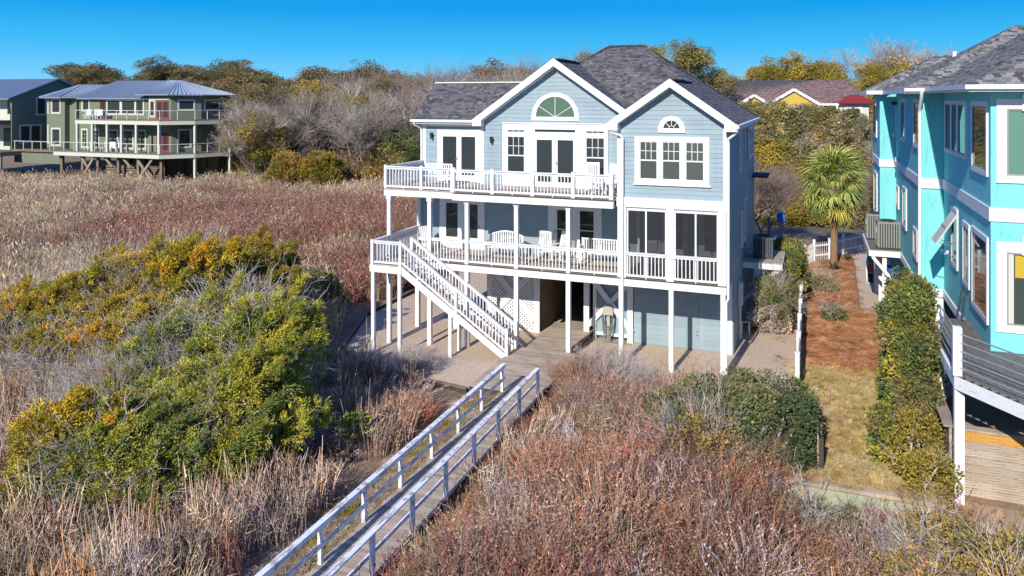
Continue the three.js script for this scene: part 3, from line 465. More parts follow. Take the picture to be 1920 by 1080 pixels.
// --- stairs down to the boardwalk
{ const s = part(H, 'staircase'), x0 = -12.36, x1 = -7.82, y0 = 3.29, y1 = 0.3, n = 16, sl = (y1 - y0) / (x1 - x0);
  for (const z of [0.4, 1.38]) { const sh = 0.16; const poly = [[x0, y0 + 0.02], [x1 + 0.06, y1 - 0.02], [x1 + 0.06, y1 - 0.3], [x0, y0 - 0.3]]; put(s, 'stringer', extrude(poly, z - 0.025, z + 0.025), M.white); void sh; }
  for (let i = 1; i < n; i++) { const x = x0 + (x1 - x0) * i / n, y = y0 + (y1 - y0) * i / n; bx(s, 'tread', M.plank[i % 4], x - 0.3, x + 0.02, y - 0.04, y, 0.43, 1.35, i % 3); }
  for (const z of [0.4, 1.38]) {
    const mid = -9.95, my = y0 + sl * (mid - x0);
    bx(s, 'newel_post', M.rail, x1 - 0.06, x1 + 0.06, 0.14, 1.32, z - 0.06, z + 0.06); bx(s, 'newel_post', M.rail, mid - 0.06, mid + 0.06, my - 0.2, my + 1.0, z - 0.061, z + 0.061);
    railing(H, [x0 + 0.02, y0 + 0.06, z], [mid - 0.06, my + 0.05, z], 0.93, { name: 'stair_railing', low: 0.12 }); railing(H, [mid + 0.06, my + 0.02, z], [x1 - 0.05, y1 + 0.05, z], 0.93, { name: 'stair_railing', low: 0.12 });
  }
  bx(s, 'support_post', M.white, -10.3, -10.16, gx(-10.2), 1.68, 1.29, 1.353); bx(s, 'support_post', M.white, -10.3, -10.16, gx(-10.2), 1.68, 0.43, 0.52);
}
// --- lower storey doors and windows (in shade)
{ const t = part(H, 'door_surround'), m = M.white; bx(t, 'casing', m, -12.72, -10.52, 5.48, 5.62, -2.775, -2.72); for (const [a, b] of [[-12.72, -12.5], [-11.72, -11.55], [-10.72, -10.52]]) bx(t, 'casing', m, a, b, 3.35, 5.48, -2.775, -2.722); }
glassDoor(H, [-12.5, 3.35, -2.772], 0, 0.78, 2.12, { mat: M.whiteClean, stile: 0.1, kick: 0.5 }); glassDoor(H, [-11.55, 3.35, -2.772], 0, 0.83, 2.12, { mat: M.whiteClean, stile: 0.12, kick: 0.5, handle: 1 });
{ const t = part(H, 'door_surround'), m = M.white; bx(t, 'casing', m, -7.55, -5.2, 5.5, 5.64, -2.775, -2.72); for (const [a, b] of [[-7.55, -7.32], [-6.45, -6.3], [-5.38, -5.2]]) bx(t, 'casing', m, a, b, 3.35, 5.5, -2.775, -2.722); }
glassDoor(H, [-7.32, 3.35, -2.772], 0, 0.86, 2.14, { mat: M.whiteClean, stile: 0.17, kick: 0.42, bar: 1.15, handle: -1 }); glassDoor(H, [-6.3, 3.35, -2.772], 0, 0.92, 2.14, { mat: M.whiteClean, stile: 0.16, kick: 0.42, bar: 1.15 });
// screened porch
{ const g = part(H, 'screen_frame'); const m = M.soffit; for (const x of [-3.5, -2.8, -2.06, -1.73, -0.98, -0.2]) bx(g, 'mullion', M.rail, x - 0.03, x + 0.03, 3.45, 5.99, -0.1, -0.05); bx(g, 'header', M.white, -3.53, -0.17, 5.86, 5.99, -0.095, -0.055); void m;
  for (const [a, b] of [[-3.47, -2.83], [-2.77, -2.09], [-1.7, -1.01], [-0.95, -0.23]]) bx(g, 'screen', M.screen, a, b, 3.42, 5.86, -0.078, -0.074); }
windowUnit(H, [-2.55, 3.95, -2.776], 0, 0.75, 1.5, { trim: 0.16, mat: M.white, double: true, mid: 0.5 }); windowUnit(H, [-1.05, 3.95, -2.776], 0, 0.7, 1.5, { trim: 0.16, mat: M.white, double: true, mid: 0.5 });
// --- ground storey
{ const w = part(H, 'storage_wall'); bx(w, 'wall_backing', M.blueWall, -3.85, -0.02, 0.02, 3.02, -12.1, -2.775); siding(w, M.blue, () => [-3.84, -0.16], 0.06, 3.0, [[-1.75, -1.2, 0, 3]], -2.775, 0.2); bx(w, 'panel_door', M.blue[1], -1.74, -1.21, 0.06, 2.98, -2.775, -2.752); for (const y of [0.6, 0.75, 2.35, 2.5]) bx(w, 'hinge', M.dark, -1.3, -1.26, y, y + 0.05, -2.752, -2.742); }
box3('back_partition', M.plywood, -10.3, -3.9, 0.02, 3.02, -12.1, -11.9); box3('side_partition', M.plywood, -10.4, -10.25, 0.0, 3.02, -11.9, -2.75); box3('side_partition', M.plywood, -8.0, -7.9, 0.02, 3.02, -11.9, -3.0); box3('bay_soffit', M.plywood, -10.4, -0.1, 2.98, 3.02, -11.9, -2.8);
{ // lattice panel with cross braces
  const g = part(H, 'lattice_screen'), x0 = -10.15, x1 = -8.15, y0 = 0.1, y1 = 2.9, z = -2.72;
  bx(g, 'frame', M.white, -10.35, x0, 0, 3.0, z - 0.03, z + 0.05); bx(g, 'frame', M.white, x1, -7.92, 0, 3.0, z - 0.03, z + 0.05); bx(g, 'frame', M.white, x0, x1, y0 - 0.1, y0, z - 0.02, z + 0.03); bx(g, 'frame', M.white, x0, x1, y1, 3.0, z - 0.02, z + 0.03);
  for (const s of [1, -1]) for (let c = -3; c < 3.2; c += 0.16) { // line y = s*(x - xc) + ...
    const pts = []; const cx = (x0 + x1) / 2 + c * 1; const f = (x) => s * (x - cx) + (y0 + y1) / 2; for (const x of [x0, x1]) { const y = f(x); if (y >= y0 && y <= y1) pts.push([x, y]); } for (const y of [y0, y1]) { const x = cx + (y - (y0 + y1) / 2) * s; if (x > x0 && x < x1) pts.push([x, y]); }
    if (pts.length >= 2 && Math.hypot(pts[0][0] - pts[1][0], pts[0][1] - pts[1][1]) > 0.1) bar(g, 'lattice_slat', M.rail, [pts[0][0], pts[0][1], z + s * 0.006], [pts[1][0], pts[1][1], z + s * 0.006], 0.01, 0.062); }
  bar(g, 'cross_brace', M.white, [x0, 0.5, z + 0.04], [x1, 2.7, z + 0.04], 0.05, 0.24); bar(g, 'cross_brace', M.white, [x0, 2.7, z + 0.045], [x1, 0.5, z + 0.045], 0.05, 0.24);
}
{ // braced end wall beside the storage room
  const g = part(H, 'braced_wall'); bx(g, 'panel', M.blueWall, -5.5, -4.1, 0.3, 2.5, -2.85, -2.8); bx(g, 'stud', M.white, -5.95, -5.72, 0.02, 3.0, -2.85, -2.65); bx(g, 'stud', M.white, -5.55, -5.42, 0.02, 2.6, -2.82, -2.68); bx(g, 'stud', M.white, -4.1, -3.87, 0.02, 3.0, -2.85, -2.65); bx(g, 'sill_plate', M.white, -5.41, -4.1, 0.2, 0.32, -2.8, -2.72);
  bx(g, 'header', M.white, -5.41, -4.1, 2.35, 2.5, -2.8, -2.72); bar(g, 'cross_brace', M.white, [-5.8, 2.8, -2.64], [-3.9, 0.5, -2.64], 0.05, 0.22); bar(g, 'cross_brace', M.white, [-5.8, 0.55, -2.69], [-3.9, 2.6, -2.69], 0.04, 0.2); }
for (const x of [-0.05, -5.75]) for (const y of [2.3, 2.5, 2.7]) bar(H, 'cleat', M.metal, [x + 0.05, y, -0.12], [x - 0.13, y, -0.16], 0.02, 0.02);
// --- AC shelf on the east side
{ const g = part(H, 'equipment_shelf'); deckBoards(g, 0.14, 1.75, -10.0, -6.95, 2.86); bx(g, 'rim_beam', M.white, 0.13, 1.78, 2.58, 2.82, -6.95, -6.9); bx(g, 'rim_beam', M.white, 1.73, 1.78, 2.58, 2.82, -9.99, -6.951); bar(g, 'brace', M.white, [1.65, 2.6, -7.1], [0.14, 1.1, -7.1], 0.12, 0.16); bar(g, 'brace', M.white, [1.65, 2.6, -9.8], [0.14, 1.1, -9.8], 0.12, 0.16); }
tube(H, 'conduit', M.rail, [[0.2, 0.1, -4.6], [0.2, 1.6, -4.6], [0.16, 1.7, -4.6]], 0.05, 8); bx(H, 'meter_box', M_blueTrim, 0.14, 0.3, 1.5, 2.4, -4.9, -4.5); tube(H, 'conduit', M.rail, [[0.2, 0.1, -5.4], [0.2, 0.6, -5.4], [0.5, 0.62, -5.4], [0.5, 0.1, -5.4]], 0.04, 8);
bx(H, 'side_roof', M.roofBase, 0.14, 0.9, 6.05, 6.15, -14.2, -12.2);

// ---------------------------------------------------------------- the turquoise house
const stuccoT = tex(512, (u, v) => { const a = fbm(u * 4, v * 4, 5, 4), b = fbm(u * 80, v * 80, 2, 80), s = fbm(u * 40, v * 3, 3, 40); const k = (a - 0.5) * 16 + (b - 0.5) * 12 - (s > 0.64 ? (s - 0.64) * 60 : 0); return [128 + k, 213 + k, 211 + k]; }, 3.3);
M.turq = std({ map: stuccoT, bumpMap: fineB, bumpScale: 0.004, color: lin(1, 1, 1), roughness: 0.85 });
M.winTrim = std({ color: lin(0.34, 0.3, 0.25), roughness: 0.5 });
M.band = std({ color: lin(0.8, 0.8, 0.79), roughness: 0.7 });
M.deckGrey = std({ map: woodT, color: lin(0.5, 0.51, 0.54), roughness: 0.8 });
M.clearGlass = new THREE.MeshPhysicalMaterial({ color: lin(0.05, 0.07, 0.06), roughness: 0.03, ior: 1.6 });
M.greenShade = std({ color: lin(0.12, 0.26, 0.19), roughness: 0.35 });
M.yellowBlind = std({ color: lin(0.55, 0.38, 0.03), roughness: 0.8 });
M.roomWhite = std({ color: lin(0.6, 0.58, 0.5), roughness: 0.8 });
const T = thing('turquoise_house', 'bright turquoise stucco house with white bands, dark shingle roof and grey deck', 'house', [7.53, 0, 4.14]);
{
  const x2 = 17, b0 = 2.95;
  bx(T, 'wall', M.turq, 7.53, x2, b0, 10.3, -3.84, 4.14); bx(T, 'wall', M.turq, 6.79, x2, b0 - 0.02, 10.3, -13.2, -3.86); bx(T, 'wall', M.turq, 6.08, x2, b0 - 0.04, 10.3, -17.7, -13.22);
  // piles and dark storage below
  bx(T, 'undercroft_wall', M.concrete, 8.6, x2, -0.6, b0, -3.8, 2.6); bx(T, 'undercroft_wall', M.deckGrey, 7.4, x2, 0.0, b0 - 0.05, -17.5, -4.0);
  for (const y of [[6.72, 7.09], [2.72, 3.0]]) { const p = 0.045;
    bx(T, 'band', M.band, 7.53 - p, 7.53, y[0], y[1], -3.84 + p, 4.14 + p); bx(T, 'band', M.band, 7.531, x2, y[0], y[1], 4.14, 4.14 + p);
    bx(T, 'band', M.band, 6.79 - p, 7.53 - p, y[0], y[1], -3.86, -3.86 + p + 0.02); bx(T, 'band', M.band, 6.79 - p, 6.79, y[0], y[1], -13.2 + p, -3.861);
    bx(T, 'band', M.band, 6.08 - p, 6.79 - p, y[0], y[1], -13.22, -13.22 + p + 0.02); bx(T, 'band', M.band, 6.08 - p, 6.08, y[0], y[1], -17.7, -13.221); }
  const side = (z, y, w, h, x, o = {}) => windowUnit(T, [x, y, z], -Math.PI / 2, w, h, { trim: 0.15, mat: M.band, sash: M.winTrim, glass: M.clearGlass, ...o });
  // local x of a west-facing unit runs towards +z
  side(-3.3, 8.25, 1.1, 1.62, 7.53, { trim: 0.12 }); side(-1.95, 8.25, 1.0, 1.62, 7.53, { trim: 0.12 }); side(-0.7, 8.25, 1.3, 1.62, 7.53, { trim: 0.12 });
  side(1.75, 8.05, 1.95, 1.8, 7.53, {}); side(1.75, 3.95, 2.0, 2.12, 7.53, {}); side(0.25, 4.3, 0.85, 1.7, 7.53, {}); side(-1.9, 4.45, 0.9, 1.75, 7.53, {});
  side(-10.6, 8.3, 1.5, 1.6, 6.79, {}); side(-5.9, 8.3, 1.3, 1.6, 6.79, {}); side(-12.6, 5.0, 0.8, 0.75, 6.79, {}); side(-9.9, 4.5, 1.2, 1.5, 6.79, {}); side(-6.0, 3.9, 1.0, 0.9, 6.79, {});
  side(-16.8, 8.2, 1.8, 1.7, 6.08, {}); side(-16.6, 4.2, 1.8, 1.9, 6.08, {});
  // awning shutter propped open over a lower window
  { const g = part(T, 'awning_shutter', [7.53, 6.25, -1.95], -Math.PI / 2); const s = std({ color: lin(0.6, 0.58, 0.5), roughness: 0.7 }); const p = new THREE.Mesh(boxGeo(1.0, 1.3, 0.05), s); p.name = 'shutter_panel'; p.position.set(0.5, -0.55, 0.3); p.rotation.x = -0.55; p.castShadow = p.receiveShadow = true; g.add(p); const q = new THREE.Mesh(boxGeo(0.86, 0.06, 0.02), M.winTrim); q.name = 'shutter_rail'; q.position.set(0.5, -0.55, 0.345); q.rotation.x = -0.55; g.add(q); bar(g, 'stay', M.metal, [0.1, -1.2, 0.03], [0.1, -1.05, 0.55], 0.02, 0.02); bar(g, 'stay', M.metal, [0.9, -1.2, 0.03], [0.9, -1.05, 0.55], 0.02, 0.02); }
  // ocean-front windows
  windowUnit(T, [7.9, 7.98, 4.14], 0, 3.2, 1.82, { trim: 0.24, head: 0.26, sillH: 0.2, mat: M.band, sash: M.winTrim, glass: M.greenShade }); bx(T, 'keystone', M.band, 8.25, 8.9, 9.74, 10.2, 4.19, 4.24);
  { const g = windowUnit(T, [7.9, 3.92, 4.14], 0, 3.2, 1.98, { trim: 0.24, head: 0.28, sillH: 0.2, mat: M.band, sash: M.winTrim, glass: M.clearGlass }); bx(T, 'keystone', M.band, 8.25, 8.9, 5.85, 6.35, 4.19, 4.24); bx(g, 'blind', M.yellowBlind, 0.2, 3.1, 1.3, 1.9, 0.013, 0.02); bx(g, 'jamb', M.roomWhite, 0.046, 0.17, 0.05, 1.93, 0.013, 0.022); }
  // roof
  const R = part(T, 'roof'), Y = 10.45;
  const P = { m1: [[6.95, Y, -3.3], [6.95, Y, 4.75], [11.35, 13, 0.35], [11.35, 13, -7.7]], f1: [[6.95, Y, 4.75], [20, Y, 4.75], [15.6, 13, 0.35], [11.35, 13, 0.35]], m2: [[6.2, Y, -12.7], [6.2, Y, -3.3], [10.6, 13.0, -7.7], [10.6, 13.0, -7.4]].slice(0, 3), f2: [[6.2, Y, -3.3], [6.95, Y, -3.3], [11.35, 13, -7.7], [10.6, 13, -7.7]], b2: [[6.2, Y, -12.7], [16, Y, -12.7], [15, 13, -7.7], [10.6, 13, -7.7]], s1: [[5.5, Y, -18.3], [5.5, Y, -12.7], [8.86, 12.23, -15.5]], s2: [[5.5, Y, -18.3], [14, Y, -18.3], [13, 12.23, -15.5], [8.86, 12.23, -15.5]], s3: [[5.5, Y, -12.7], [6.2, Y, -12.7], [13, 12.23, -15.5], [8.86, 12.23, -15.5]] };
  for (const p of Object.values(P)) put(R, 'roof_deck', slab(p, 0.08), M.roofBase);
  shingles(R, [P.m1, P.f1, P.m2, P.f2, P.b2, P.s1, P.s2, P.s3], [[0.13, 0.125, 0.115], [0.2, 0.195, 0.185], [0.28, 0.275, 0.26], [0.08, 0.078, 0.075], [0.17, 0.16, 0.15]], 33);
  const fas = (x0, x1, z0, z1) => bx(R, 'fascia', M.white, x0, x1, 10.26, 10.44, z0, z1);
  fas(6.9, 6.95, -3.3, 4.75); fas(6.9, 20, 4.751, 4.8); fas(6.15, 6.95, -3.3, -3.25); fas(6.15, 6.2, -12.7, -3.301); fas(5.45, 6.2, -12.7, -12.65); fas(5.45, 5.5, -18.3, -12.701);
  bx(R, 'gutter', M.whiteClean, 6.8, 6.899, 10.33, 10.45, -3.24, 4.8); bx(R, 'gutter', M.whiteClean, 6.8, 20, 10.33, 10.45, 4.801, 4.9); bx(R, 'gutter', M.whiteClean, 6.15, 6.95, 10.33, 10.45, -3.249, -3.15);
  bx(R, 'soffit', M.soffit, 6.951, 17, 10.27, 10.3, 4.14, 4.75); bx(R, 'soffit', M.soffit, 6.951, 7.53, 10.27, 10.3, -3.3, 4.139); bx(R, 'soffit', M.soffit, 6.2, 6.95, 10.265, 10.295, -12.7, -3.301); bx(R, 'soffit', M.soffit, 5.5, 6.2, 10.26, 10.29, -18.3, -12.701);
  cyl(R, 'vent_pipe', M.white, 8.6, 11.7, 12.05, -8.6, 0.09, 12);
  tube(T, 'downspout', M.whiteClean, [[6.72, 10.35, -3.2], [6.72, 10.1, -3.25], [6.72, 9.7, -3.74], [6.72, 9.5, -3.78], [6.72, 3.0, -3.78]], 0.06, 8);
  // ocean deck
  const D = part(T, 'deck'), dy = 3.17;
  const edge = [[6.35, 1.0], [6.35, 6.55], [8.2, 9.1], [14, 9.1], [14, 4.14], [7.53, 4.14], [7.53, 1.0]];
  for (let x = 6.35, i = 0; x < 14; x += 0.145, i++) { // boards run towards the sea, cut along the slanted edge
    const z1 = x < 8.2 ? 6.55 + (x + 0.07 - 6.35) * (2.55 / 1.85) : 9.1, z0 = x < 7.53 ? 1.0 : 4.14; bx(D, 'deck_board', M.deckGrey, x + 0.003, x + 0.142, dy - 0.035, dy, z0, z1, i % 3); } void edge;
  bar(D, 'rim_beam', M.white, [6.3, dy - 0.18, 6.62], [8.2, dy - 0.18, 9.2], 0.06, 0.3); bx(D, 'rim_beam', M.white, 6.28, 6.35, dy - 0.33, dy - 0.036, 1.0, 6.6); bx(D, 'rim_beam', M.white, 8.2, 14, dy - 0.33, dy - 0.03, 9.15, 9.21);
  for (const [x, z] of [[6.35, 6.55], [6.35, 3.6], [8.2, 9.05]]) bx(D, 'rail_post', M.white, x - 0.1, x + 0.1, dy, dy + 1.2, z - 0.1, z + 0.1);
  for (let i = 0; i < 5; i++) { const y = dy + 0.2 + i * 0.21; tube(D, 'rail_pipe', M.pipe, [[6.35, y, 3.6], [6.35, y, 6.55]], 0.018, 8); tube(D, 'rail_pipe', M.pipe, [[6.35, y, 6.55], [8.2, y, 9.05]], 0.018, 8); }
  for (const [x, z] of [[6.4, 6.5], [8.2, 9.0], [6.4, 3.6], [6.4, 1.2]]) bx(T, 'pile', M.white, x - 0.11, x + 0.11, -0.75, dy - 0.33, z - 0.11, z + 0.11); bx(T, 'pile', M.soffit, 8.9, 9.05, -0.7, 2.9, 2.8, 2.95);
  // outdoor shower arm and small fittings
  tube(T, 'rail_hoop', M.dark, [[7.2, 3.2, 0.9], [7.42, 4.05, 0.6], [7.46, 4.12, 0.95], [7.3, 3.2, 1.3]], 0.03, 8);
  bx(T, 'flood_lamp', M.white, 7.28, 7.52, 4.5, 4.62, -3.0, -2.75); bx(T, 'flood_lamp', M.black, 6.55, 6.78, 9.75, 9.9, -12.9, -12.6); { const c = cyl(T, 'security_camera', M.white, 6.66, 8.2, 8.42, -12.7, 0.09); void c; } cyl(T, 'conduit', M.whiteClean, 6.74, 8.4, 9.75, -12.7, 0.03, 8); cyl(T, 'vent_hood', M.white, 6.7, 7.1, 7.3, -11.8, 0.1);
  // shelf for the condensers
  const A = part(T, 'equipment_shelf'); bx(A, 'platform', M.deckGrey, 6.02, 6.76, 3.0, 3.06, -13.15, -10.9); bx(A, 'platform', M.deckGrey, 5.5, 6.019, 3.0, 3.06, -15.6, -10.9); bx(A, 'rim_beam', M.white, 5.45, 6.78, 2.74, 2.999, -10.95, -10.86); bx(A, 'rim_beam', M.white, 5.44, 5.5, 2.74, 2.999, -15.6, -10.951);
  bar(A, 'brace', M.white, [5.6, 2.72, -10.9], [6.72, 1.3, -10.9], 0.1, 0.14); for (const z of [-11.1, -13.2, -15.4]) bx(A, 'post', M.white, 6.02, 6.2, 0.01, 2.74, z - 0.09, z + 0.09); bar(T, 'stair_stringer', M.white, [7.0, 2.7, -10.4], [7.0, 0.4, -6.6], 0.05, 0.24); bar(T, 'stair_stringer', M.white, [7.38, 2.7, -10.4], [7.38, 0.4, -6.6], 0.05, 0.24);
  for (let i = 0; i < 12; i++) bx(T, 'tread', M.deckGrey, 7.03, 7.36, 2.55 - i * 0.19, 2.59 - i * 0.19, -10.3 + i * 0.31, -10.02 + i * 0.31);
}
// timber bulkhead under the deck
{ const g = thing('timber_bulkhead', 'weathered plank bulkhead with a yellow top timber under the turquoise house deck', 'bulkhead', [6.3, 0, 6.15]); const ym = std({ map: woodT, color: lin(1.7, 1.05, 0.3), roughness: 0.8 });
  bx(g, 'top_timber', ym, 6.42, 14, 1.4, 1.66, 6.1, 6.17).userData.label = 'yellow unweathered top timber'; bx(g, 'cap_board', M.plank[1], 6.42, 14, 1.661, 1.7, 5.9, 6.2);
  let i = 0; for (let y = 1.2; y > -1.0; y -= 0.2) { let x = 6.42 - (i % 2) * 0.9; while (x < 14) { const L = rr(2.6, 3.8); bx(g, 'plank', M.plank[Math.floor(rnd() * 4)], Math.max(6.42, x), Math.min(14, x + L) - 0.006, y + 0.005, y + 0.195, 6.08 + rr(0, 0.012), 6.15, i++ % 3); x += L; } }
  i = 0; for (let y = 1.5; y > -1.0; y -= 0.2) bx(g, 'plank', M.plank[i % 4], 6.24, 6.3, y + 0.005, y + 0.195, 2.6, 6.15, i++ % 3); bx(g, 'cap_board', M.plank[2], 6.1, 6.4, 1.7, 1.74, 2.6, 6.2); for (const z of [3, 4.6, 6]) bx(g, 'post', M.darkWood, 6.301, 6.4, -0.8, 1.69, z - 0.06, z + 0.06);
  bx(g, 'fill', M.concrete, 6.42, 14, -0.8, 1.3, 2.7, 6.0); }

// ---------------------------------------------------------------- condensers
function condenser(label, pos, w, h, mat, turn, group) {
  const g = thing('air_conditioner', label, 'air conditioner', pos, turn, group); OFF.set(g, [0, 0, 0]); const s = w / 2;
  bx(g, 'base_pan', M.dark, -s, s, 0, 0.06, -s, s); bx(g, 'coil', M.dark, -s + 0.04, s - 0.04, 0.06, h - 0.06, -s + 0.04, s - 0.04);
  for (let i = 0; i < 9; i++) { const u = -s + 0.05 + (w - 0.1) * i / 8; for (const z of [-s + 0.012, s - 0.012]) bx(g, 'louvre', mat, u - 0.028, u + 0.028, 0.07, h - 0.08, z - 0.01, z + 0.01); for (const x of [-s + 0.012, s - 0.012]) bx(g, 'louvre', mat, x - 0.01, x + 0.01, 0.07, h - 0.08, u - 0.028, u + 0.028); }
  bx(g, 'top_cover', mat, -s - 0.01, s + 0.01, h - 0.08, h, -s - 0.01, s + 0.01); const k = new Mesher(); for (let r = 1; r < 6; r++) { const pts = []; for (let i = 0; i <= 20; i++) pts.push([Math.cos(i / 20 * 6.2832) * s * 0.16 * r, h + 0.03 + 0.02 * (6 - r) / 6, Math.sin(i / 20 * 6.2832) * s * 0.16 * r]); k.tube(pts, 0.01, 4); } put(g, 'fan_grille', k.geo(), M.black, false); bx(g, 'fan_hub', M.black, -0.12, 0.12, h, h + 0.02, -0.12, 0.12);
  bx(g, 'rating_plate', M.whiteClean, -s - 0.016, -s - 0.005, h * 0.55, h * 0.75, -0.12, 0.08); return g;
}
M.acGrey = std({ color: lin(0.3, 0.31, 0.28), roughness: 0.5, metalness: 0.3 }); M.acDark = std({ color: lin(0.07, 0.09, 0.11), roughness: 0.5 });
condenser('dark air conditioner on the shelf of the blue house', [0.92, 2.87, -8.2], 0.86, 0.95, M.acDark, 0);
condenser('grey ribbed air conditioner in front on the turquoise house shelf', [6.28, 3.07, -11.5], 0.95, 1.25, M.acGrey, 0.05, 'air conditioners on the turquoise house shelf');
condenser('grey air conditioner behind another on the turquoise house shelf', [5.98, 3.07, -13.9], 0.95, 1.25, M.acGrey, 0, 'air conditioners on the turquoise house shelf');

// ---------------------------------------------------------------- green houses to the west
const greenT = tex(256, (u, v) => { const k = (fbm(u * 6, v * 40, 4, 6) - 0.5) * 22; return [138 + k, 143 + k, 124 + k]; }, 3);
M.green = std({ map: greenT, color: lin(0.72, 0.76, 0.68), roughness: 0.85 }); M.greenTrim = std({ color: lin(0.6, 0.62, 0.52), roughness: 0.7 }); M.metalRoof = std({ color: lin(0.34, 0.40, 0.46), roughness: 0.6, metalness: 0.1 }); M.red = std({ color: lin(0.3, 0.035, 0.045), roughness: 0.5 }); M.braceWood = std({ map: woodT, color: lin(0.95, 0.92, 0.8), roughness: 0.95 }); M.oldWood = std({ map: woodT, color: lin(0.62, 0.6, 0.52), roughness: 0.95 });
function seamRoof(parent, p, eave, n) { // standing-seam metal plane with ribs from eave to top
  put(parent, 'metal_sheet', slab(p, 0.1), M.metalRoof); const [a, b, c, d] = p; const k = new Mesher(); for (let i = 0; i <= n; i++) { const t = i / n, A = [0, 1, 2].map((j) => a[j] + (b[j] - a[j]) * t), B = [0, 1, 2].map((j) => (d ?? c)[j] + (c[j] - (d ?? c)[j]) * t); A[1] += 0.03; B[1] += 0.03; k.bar(A, B, 0.09, 0.12); } const m = put(parent, 'standing_seams', k.geo(), M.metalRoof); m.userData.kind = 'stuff'; void eave;
}
const win = (parent, x, y, z, w, h, turn = 0, o = {}) => windowUnit(parent, [x, y, z], turn, w, h, { trim: 0.16, mat: M.greenTrim, ...o });
const GH = thing('green_house', 'sage green two storey house on stilts with wraparound decks and red doors', 'house', [-69, 0, -40]);
{ const g = GH, zw = -39.2, zb = -38.7, zf = -36.6, up = 7.62, lo = 3.87, CH = Math.atan2(2.8, 1.7);
  bx(g, 'wall', M.green, -79.5, -68.01, lo, 10.1, -49, zw); bx(g, 'wall', M.green, -68, -64.6, lo + 0.01, 10.35, -48, zb);
  { const w = part(g, 'corner_wall', [-64.6, lo, zb], CH); bx(w, 'wall_panel', M.green, 0.0, 3.28, 0.01, 6.5, -0.3, 0); }
  bx(g, 'wall', M.green, -64.59, -62.9, lo + 0.02, 10.36, -46, -41.5);
  bx(g, 'turret_wall', M.green, -84.6, -79.6, lo, 10.15, -45, zw + 0.3); bx(g, 'turret_wall', M.green, -83.5, -80.8, lo + 0.02, 10.14, zw + 0.301, zw + 0.9);
  const R = part(g, 'roof');
  seamRoof(R, [[-79.4, 10.0, zw + 0.6], [-67.6, 10.0, zw + 0.6], [-69.6, 12.1, -44], [-78.6, 12.15, -44]], 0, 34); seamRoof(R, [[-69.2, 10.45, zb + 0.8], [-64.3, 10.45, zb + 0.8], [-68.6, 12.12, -43.6], [-69.6, 12.12, -43.6]], 0, 13);
  seamRoof(R, [[-64.3, 10.45, zb + 0.8], [-62.3, 10.4, -41.2], [-68.4, 12.12, -43.8], [-68.6, 12.12, -43.7]], 0, 8); seamRoof(R, [[-62.3, 10.4, -41.2], [-62.3, 10.4, -46.6], [-68.5, 12.1, -44.2], [-68.5, 12.1, -43.9]], 0, 14); seamRoof(R, [[-79.4, 10, -49.4], [-63, 10, -48.4], [-68.6, 12.1, -44], [-78.6, 12.15, -44]], 0, 4);
  seamRoof(R, [[-85.2, 10.15, zw + 0.9], [-83.2, 10.12, zw + 1.7], [-82, 11.7, zw - 2.4], [-82.1, 11.7, zw - 2.4]], 0, 4); seamRoof(R, [[-83.2, 10.12, zw + 1.7], [-80.6, 10.12, zw + 1.7], [-81.9, 11.7, zw - 2.4], [-82.1, 11.7, zw - 2.4]], 0, 6); seamRoof(R, [[-80.6, 10.12, zw + 1.7], [-79, 10.12, zw + 0.5], [-78.9, 11.7, zw - 4], [-81.9, 11.7, zw - 2.4]], 0, 6);
  // decks
  const dk = (y, name, x0) => { const d = part(g, name), line = [[x0, zf], [-64.1, zf], [-61.8, -39.4], [-60.4, -43.6]];
    bx(d, 'deck_slab', M.oldWood, x0, -64.1, y - 0.15, y, zw, zf); put(d, 'deck_slab', slab([[-64.1, y - 0.01, zf], [-61.8, y - 0.01, -39.4], [-60.4, y - 0.01, -43.6], [-64.1, y - 0.01, -43.6]], 0.12), M.oldWood);
    const rl = part(g, 'deck_railing'); for (let i = 0; i < 3; i++) { const [ax, az] = line[i], [b2, bz] = line[i + 1], L = Math.hypot(b2 - ax, bz - az), n = Math.round(L / 1.7); bar(d, 'rim_beam', M.greenTrim, [ax, y - 0.35, az + 0.05], [b2, y - 0.35, bz + 0.05], 0.12, 0.4); bar(rl, 'top_rail', M.greenTrim, [ax, y + 1.02, az], [b2, y + 1.02, bz], 0.08, 0.06); for (let q = 0; q < 4; q++) bar(rl, 'wire', M.metal, [ax, y + 0.2 + q * 0.2, az], [b2, y + 0.2 + q * 0.2, bz], 0.012, 0.012); for (let k = i ? 1 : 0; k <= n; k++) { const x = ax + (b2 - ax) * k / n, z = az + (bz - az) * k / n; bx(rl, 'rail_post', M.greenTrim, x - 0.04, x + 0.04, y, y + 1.0, z - 0.04, z + 0.04); } } };
  dk(lo, 'lower_deck', -80.4); dk(up, 'upper_deck', -76.9);
  for (const x of [-76.7, -74.3, -72, -69.8, -67.6, -64.3]) bx(g, 'porch_post', M.greenTrim, x - 0.13, x + 0.13, lo, up - 0.55, zf - 0.2, zf + 0.06);
  for (const [x, z] of [[-61.9, -39.5], [-60.5, -43.5]]) bx(g, 'porch_post', M.greenTrim, x - 0.13, x + 0.13, 0.2, up - 0.55, z - 0.1, z + 0.14);
  // stilts and cross braces
  for (const x of [-80, -76.6, -74.2, -71, -68, -64.6]) { bx(g, 'stilt', M.oldWood, x - 0.17, x + 0.17, -0.3, lo - 0.4, zf - 0.9, zf - 0.6); bx(g, 'stilt', M.oldWood, x - 0.17, x + 0.17, -0.3, lo - 0.4, -44, -43.7); }
